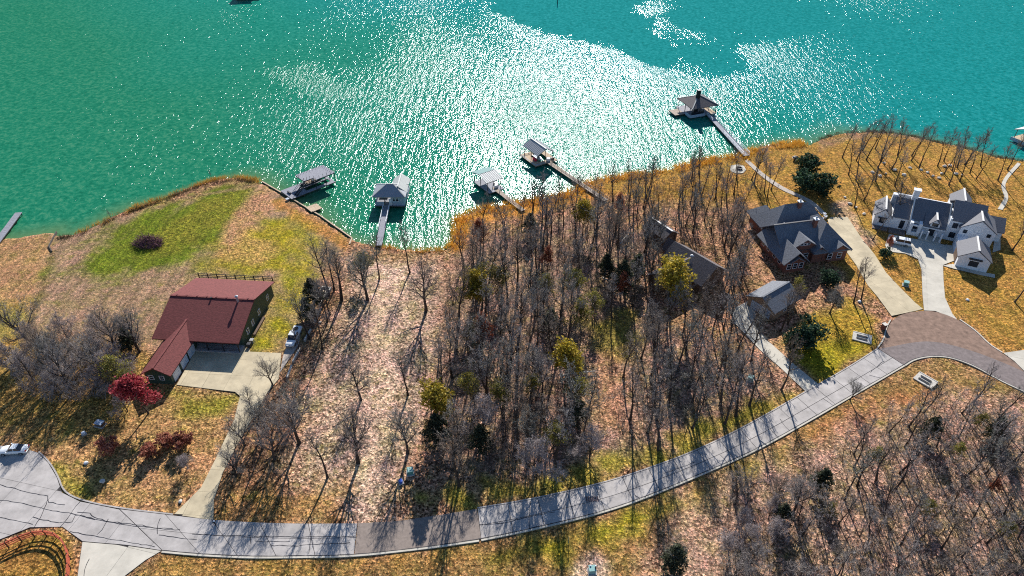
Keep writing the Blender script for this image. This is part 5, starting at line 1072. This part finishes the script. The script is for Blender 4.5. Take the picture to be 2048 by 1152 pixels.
# trees one can tell apart
for kind, x, y, sc, lab in (
 ('broad0', 735, 600, 1.15, 'large bare tree with a long shadow in the middle of the leafy lot'), ('wood1', 758, 558, .95, 'bare tree just behind the large lot tree near the cove'),
 ('pole2', 820, 545, 1.15, 'tall thin bare tree overlapping the cove water right of the gangway'), ('broad1', 852, 620, 1.1, 'dark bare tree at the right of the leafy lot near the wood'),
 ('wood3', 681, 600, 1.05, 'bare tree with orange tinged top at the upper left of the lot'), ('wood4', 658, 590, 1.15, 'bare tree beside the pale framed planter bed'),
 ('broad2', 716, 925, 1.05, 'big bare tree casting branching shadow beside the sandy track'), ('broad3', 599, 885, 1.0, 'bare tree leaning over the leaves right of the driveway clump'),
 ('wood0', 655, 955, .9, 'bare tree near the road between the clump and the sandy track'), ('broad1', 722, 800, .8, 'smaller spreading bare tree in the lower middle of the lot'),
 ('wood2', 816, 790, .85, 'bare tree beside the yellow tree on the lot edge'), ('wood3', 876, 740, .9, 'slim bare tree at the left edge of the dense wood'),
 ('broad3', 815, 905, .9, 'bare tree right above the green utility box on the lot'), ('wood3', 598, 700, .55, 'small leaning bare tree beside the parked pickup truck'),
 ('broad2', 545, 770, .6, 'small bare tree at the corner of the concrete courtyard'), ('pale1', 375, 935, .5, 'small bare shrub tree on the front lawn right of the maroon shrubs'),
 ('broad0', 1660, 625, .6, 'small bare tree on the lawn between two long drives'), ('pole1', 1708, 605, .95, 'bare tree beside the white dome cap left of the driveway'),
 ('pole3', 1723, 600, 1.0, 'bare tree at the lower left edge of the long driveway'), ('pole0', 1745, 480, .8, 'bare tree between the grey house driveway and the white house'),
 ('broad3', 1340, 1130, .5, 'small bare tree beside the cedar near the bottom edge'), ('pole3', 425, 362, .3, 'tiny dark sapling on the reed bank near the point'), ('pole1', 226, 440, .3, 'tiny dark sapling on the reed bank left of the mown strip'),
 ('wood1', 1560, 662, .85, 'bare tree in front of the blue garage door'), ('wood3', 1520, 668, .8, 'bare tree at the bend of the drive below the garage'), ('wood2', 1575, 648, .8, 'bare tree at the right end of the detached garage'),
 ('wood0', 1395, 652, 1.0, 'bare tree in front of the brown house below its pipe'), ('wood2', 1440, 625, .95, 'bare tree at the right corner of the hidden brown house'), ('wood1', 1425, 672, .95, 'bare tree between the brown house and the garage drive'), ('wood4', 1365, 668, .9, 'bare tree just below the broad yellow tree'), ('wood3', 1462, 575, .9, 'bare tree between the brown house roof and the grey house'),
 ('broad1', 1700, 800, .45, 'small bare tree on brown grass inside the road bend'), ('wood4', 1790, 445, 1.0, 'bare tree rising at the left corner of the white house')):
    plant(kind, at2(x, y), lab, sc)
for kind, x, y, sc, lab, nm in (
 ('yellow0', 955, 640, 1.1, 'yellowing tree at the left of the dense middle wood', 'yellow_tree'), ('yellow1', 880, 858, 1.05, 'yellow tree beside the road end of the dense wood', 'yellow_tree'),
 ('yellow0', 1130, 770, 1.0, 'yellow-green tree in the middle of the dense wood', 'yellow_tree'), ('yellow1', 1340, 636, 1.4, 'broad yellow tree in front of the hidden brown house', 'yellow_tree'),
 ('yellow0', 1165, 470, .9, 'bright yellow tree near the bank between the gangways', 'yellow_tree'), ('olive0', 960, 600, .9, 'olive tinged tree behind the yellow one in the left of the wood', 'olive_tree'),
 ('olive1', 245, 775, .8, 'olive green leafy tree beside the garage end', 'olive_tree'), ('olive0', 265, 790, .6, 'low olive bush tree touching the garage gable', 'olive_tree'), ('olive1', 730, 560, .75, 'thin olive tree at the cove end of the lot', 'olive_tree'),
 ('olive0', 1590, 600, .55, 'ochre-leaved small tree behind the blue-doored garage', 'olive_tree'), ('olive1', 1150, 820, .8, 'olive tree deep in the lower dense wood', 'olive_tree'), ('olive0', 1190, 640, .7, 'olive tree near the grassy gap in the wood', 'olive_tree'),
 ('rust0', 962, 500, .9, 'rust-red leaved tree near the reeds at the left bank', 'rust_tree'), ('rust1', 965, 690, .85, 'rust-orange leaved tree in the middle of the left wood', 'rust_tree'), ('rust0', 1240, 440, .8, 'rust-red leaved tree near the brown plank gangway', 'rust_tree'), ('rust1', 1095, 540, .7, 'small rust-red tree in the upper middle wood', 'rust_tree'), ('rust0', 1775, 500, .42, 'small red tree beside the parked white vehicle', 'rust_tree'), ('rust1', 1240, 600, .8, 'rust tree near the dark evergreens in the wood', 'rust_tree'),
 ('crimson', 297, 826, 1.3, 'round crimson tree in front of the garage gable', 'crimson_tree'), ('pale2', 255, 822, .75, 'purple-grey bare tree beside the round crimson tree', 'bare_tree'),
 ('maroon0', 222, 903, .8, 'maroon shrub standing alone left on the front lawn', 'maroon_shrub'), ('maroon1', 302, 912, .74, 'maroon shrub at the lower left of the lawn cluster', 'maroon_shrub'), ('maroon2', 334, 890, .72, 'maroon shrub in the middle of the lawn cluster', 'maroon_shrub'), ('maroon0', 370, 894, .82, 'maroon shrub at the right of the lawn cluster', 'maroon_shrub'),
 ('cedar1', 630, 612, .95, 'dark cedar at the edge of green lawn and lot', 'cedar_tree'), ('cedar0', 620, 640, .8, 'smaller dark cedar below the lawn edge cedar', 'cedar_tree'), ('cedar2', 878, 895, 1.0, 'dark cedar beside the yellow tree near the road', 'cedar_tree'), ('cedar1', 960, 905, .85, 'dark cedar in the lower dense wood above the road', 'cedar_tree'),
 ('cedar2', 1240, 590, 1.05, 'tall dark evergreen in the upper right of the wood', 'cedar_tree'), ('cedar0', 1270, 560, 1.0, 'dark evergreen left of the yellow tree', 'cedar_tree'), ('cedar1', 1210, 560, .9, 'dark evergreen in the deep shade of the wood', 'cedar_tree'), ('cedar0', 1100, 660, .8, 'dark evergreen in the centre of the wood', 'cedar_tree'), ('cedar2', 1155, 850, .75, 'dark evergreen in the lower middle wood', 'cedar_tree'), ('cedar1', 1060, 470, .8, 'dark cedar on the bank behind the teal shelter gangway', 'cedar_tree'),
 ('juniper0', 1612, 690, 1.15, 'rounded dark evergreen on the lawn beside the garage drive', 'evergreen_tree'), ('juniper1', 1585, 695, .85, 'dark evergreen among bare trees beside the rounded one', 'evergreen_tree'), ('juniper0', 1655, 570, .75, 'green bushy tree in front of the grey house', 'evergreen_tree'),
 ('juniper1', 1612, 352, 1.25, 'dark purple-green evergreen at the back of the yard clump', 'evergreen_tree'), ('juniper0', 1606, 380, 1.15, 'dark evergreen at the left front of the yard clump', 'evergreen_tree'), ('juniper1', 1640, 388, 1.2, 'blue-green evergreen at the right front of the yard clump', 'evergreen_tree'), ('juniper0', 1768, 515, .5, 'small dark evergreen below the red tree by the parked vehicle', 'evergreen_tree'),
 ('cedar0', 1345, 1140, .85, 'dark cedar near the bottom edge right of the utility box', 'cedar_tree'), ('cedar1', 1635, 985, .75, 'dark cedar at the left of the lower right wood', 'cedar_tree'), ('cedar2', 1850, 880, .7, 'dark cedar in the upper lower-right wood', 'cedar_tree'), ('cedar0', 1985, 880, .75, 'dark cedar at the right of the lower right wood', 'cedar_tree'), ('cedar2', 1560, 1050, .6, 'dark cedar among pale bushy trees at the wood edge', 'cedar_tree'), ('cedar0', 262, 700, .8, 'dark evergreen at the right end of the left thicket', 'cedar_tree')):
    plant(kind, at2(x, y), lab, sc, None, nm, 'shrub' if 'shrub' in nm else 'tree', tilt=.02)
plant('brushpile', at2(297, 487), 'purple-brown brush pile on the green mown strip', 1.5, None, 'brush_pile', 'brush pile', rz=R(-8), tilt=0)
print('trees', N_TREES, {k: sum(len(m.polygons) for _, m in v) for k, v in PROTO.items()})

for x0, y0, x1, y1, lab in ((1205,555,1232,570,'pale fallen trunk lying under the dark evergreens in the wood'), (1120,752,1190,742,'pale fallen tree lying across the lower middle wood'), (1255,470,1240,488,'pale broken trunk on the bank near the small shed')):
    e = empty('fallen_log', at(x0, y0, .3), 0, lab, 'log'); b_ = at(x1, y1, .5) - at(x0, y0, .3)
    MB().tube([Vector((0,0,0)), b_*.5 + Vector((0,0,.15)), b_], [.26, .2, .1], 7).build('trunk', M['stone'], e); tw = MB()
    for k in range(14): p = b_*random.uniform(.4, 1); tw.spike(p, p + Vector((random.gauss(0,1), random.gauss(0,1), abs(random.gauss(0,.7))))*1.3, .05)
    tw.build('branches', M['twig_pale'], e)
# ------------------------------------------------------------------ uncountable growth
def stuff(name, V, F, mat, label, cat):
    me = bpy.data.meshes.new(name); V = np.asarray(V, np.float32); F = np.asarray(F, np.int32)
    me.vertices.add(len(V)); me.vertices.foreach_set('co', V.ravel()); me.loops.add(F.size); me.loops.foreach_set('vertex_index', F.ravel())
    me.polygons.add(len(F)); me.polygons.foreach_set('loop_start', np.arange(0, F.size, F.shape[1], dtype=np.int32)); me.update(calc_edges=True); me.materials.append(M[mat])
    return tag(link(name, me), label, cat, None, 'stuff')
def blades(pts, h, lean, w, per, seed):
    r = np.random.default_rng(seed); P_ = np.repeat(np.asarray(pts), per, 0); n = len(P_)
    base = np.column_stack([P_[:, 0] + r.normal(0, .35, n), P_[:, 1] + r.normal(0, .35, n), np.full(n, -.25) if P_.shape[1] < 3 else P_[:, 2]])
    a = r.uniform(0, 6.28, n); hh = h*r.uniform(.5, 1.25, n); d = np.column_stack([np.cos(a)*hh*lean*r.random(n), np.sin(a)*hh*lean*r.random(n), hh]); s_ = np.column_stack([-np.sin(a), np.cos(a), np.zeros(n)])*w*r.uniform(.6, 1.4, n)[:, None]
    V = np.stack([base - s_, base + s_, base + d], 1).reshape(-1, 3); return V, np.arange(3*n).reshape(-1, 3)
def strip_pts(line, width, dens, seed, jitter=1.0):
    r = np.random.default_rng(seed); L_ = [np.array(at2(x, y, WATER_Z)) for x, y in line]; out = []
    for a, b in zip(L_, L_[1:]):
        d = b-a; ln = np.hypot(*d); nrm = np.array([d[1], -d[0]])/ln
        m_ = max(1, int(ln*width*dens)); t_ = r.random(m_)[:, None]; out.append(a + d*t_ + nrm*(r.random(m_)[:, None]**1.0*width - .2))
    A = np.concatenate(out); return A[r.random(len(A)) < np.clip(.65 + .75*vnoise(A, .45, seed + 5), .12, 1)]
V, F = blades(strip_pts(SHORE[5:16], 2.6, 7, 1), .9, .8, .05, 5, 2); stuff('reeds', V, F, 'reed', 'orange dry reeds along the left point of the shore', 'reeds')
V, F = blades(strip_pts([(118,476),(150,474),(190,458),(228,438),(265,422),(310,407),(350,392),(395,374),(430,366),(480,361),(512,365)], 1.0, 10, 3), .9, 1.0, .05, 6, 4); stuff('bank_weeds', V, F, 'reed_dark', 'dark brown weeds behind the reeds on the left bank', 'weeds')
V, F = blades(strip_pts(SHORE[22:38], 4.2, 5, 5), 1.1, .8, .06, 5, 6); stuff('reeds', V, F, 'reed', 'golden reeds along the wooded bank below the gangways', 'reeds')
V, F = blades(strip_pts(SHORE[36:43], 5.0, 5, 7), 1.2, .8, .06, 5, 8); stuff('reeds', V, F, 'reed', 'golden reeds beside the foot of the pavilion gangway', 'reeds')
V, F = blades(strip_pts(SHORE[19:23], 2.2, 6, 9), .8, .9, .05, 5, 10); stuff('reeds', V, F, 'reed', 'yellow grass along the cove edge of the lot', 'reeds')
V, F = blades(strip_pts(SHORE[42:53], 1.6, 8, 11), .6, 1.4, .06, 5, 12); stuff('bank_weeds', V, F, 'reed_dark', 'dark weedy bank along the right shore', 'weeds')
# crowded saplings between the larger trees
def mesh_arrays(me):
    v = np.empty(len(me.vertices)*3, np.float32); me.vertices.foreach_get('co', v); l = np.empty(len(me.loops), np.int32); me.loops.foreach_get('vertex_index', l)
    t_ = np.empty(len(me.polygons), np.int32); me.polygons.foreach_get('loop_total', t_); return v.reshape(-1, 3), l, t_
SAP = [[mesh_arrays(me) for _, me in PROTO['sap%d' % k]] for k in range(3)]
def saplings(polys, n, dmin, seed, sc, label):
    g = np.random.default_rng(seed); VV = []; LL = []; TT = []; MI = []; off = 0
    for q in scatter(polys, n, dmin, seed):
        a = g.uniform(0, 6.28); s_ = g.uniform(*sc); ca, sa = math.cos(a)*s_, math.sin(a)*s_
        tx, ty = g.normal(0, .08, 2)
        for mi, (v, l, t_) in enumerate(SAP[g.integers(3)]):
            x = v[:, 0]*ca - v[:, 1]*sa + tx*v[:, 2]*s_ + q[0]; y = v[:, 0]*sa + v[:, 1]*ca + ty*v[:, 2]*s_ + q[1]
            VV.append(np.column_stack([x, y, v[:, 2]*s_])); LL.append(l + off); TT.append(t_); MI.append(np.full(len(t_), mi, np.int32)); off += len(v)
    V = np.concatenate(VV).astype(np.float32); L_ = np.concatenate(LL); T_ = np.concatenate(TT)
    me = bpy.data.meshes.new('saplings'); me.vertices.add(len(V)); me.vertices.foreach_set('co', V.ravel()); me.loops.add(len(L_)); me.loops.foreach_set('vertex_index', L_)
    me.polygons.add(len(T_)); me.polygons.foreach_set('loop_start', np.concatenate([[0], np.cumsum(T_)[:-1]]).astype(np.int32)); me.materials.append(M['bark']); me.materials.append(M['twig']); me.polygons.foreach_set('material_index', np.concatenate(MI)); me.update(calc_edges=True)
    tag(link('saplings', me), label, 'saplings', None, 'stuff')
saplings([(905,510),(1010,470),(1180,440),(1290,470),(1310,560),(1300,650),(1200,640),(1190,900),(1100,940),(900,970),(870,930),(885,760)], 210, 1.6, 31, (.6, 1.25), 'crowded slim bare saplings filling the middle wood')
saplings([(1240,740),(1300,660),(1480,700),(1575,775),(1480,830),(1300,895),(1230,880)], 70, 1.6, 32, (.5, .9), 'crowded slim bare saplings above the road bend')
saplings([(1560,1000),(1760,860),(1900,805),(2060,840),(2150,1000),(2150,1240),(1480,1240)], 270, 1.3, 33, (.5, 1.0), 'crowded slim bare saplings filling the lower right wood')
saplings([(930,470),(940,440),(1010,425),(1140,398),(1290,365),(1460,345),(1560,395),(1490,420),(1490,560),(1460,680),(1310,660),(1290,480),(1180,450)], 150, 1.6, 34, (.5, .95), 'crowded slim bare saplings around the brown house and bank')
saplings([(30,720),(70,680),(200,660),(305,685),(285,740),(240,795),(110,805),(40,775)], 45, 1.6, 35, (.5, .85), 'crowded bare saplings in the left thicket')
# undergrowth: thin bare stems in the woods
def under(poly, n, seed, h, mat, label, per=16, lean=1.1, w=.022):
    pts = scatter(poly, n, .6, seed); V, F = blades(pts, h, lean, w, per, seed); stuff('undergrowth', V, F, mat, label, 'undergrowth')
under([(900,500),(1010,470),(1180,440),(1290,470),(1310,560),(1300,650),(1480,700),(1570,780),(1480,830),(1300,895),(1100,940),(900,970),(870,930),(885,760)], 1100, 21, 1.7, 'brush', 'thin bare undergrowth on the floor of the middle wood')
under([(1440,1010),(1600,960),(1760,850),(1900,805),(2060,840),(2150,1000),(2150,1260),(1430,1260)], 1000, 22, 1.3, 'brush', 'thin bare undergrowth on the floor of the lower right wood')
under([(1290,360),(1460,345),(1560,400),(1490,420),(1480,620),(1310,660),(1290,480)], 420, 23, 1.3, 'brush', 'thin bare undergrowth around the hidden brown house')
under([(25,720),(70,670),(200,655),(300,680),(285,740),(240,795),(100,805),(40,780)], 380, 24, 2.2, 'twig_pale', 'pale bare undergrowth filling the left thicket', 22)
under([(600,690),(640,600),(665,560),(680,600),(640,690),(560,800),(590,900),(480,960),(465,880),(540,800)], 220, 25, 1.5, 'brush', 'thin undergrowth on the lawn edge strip and driveway clump')
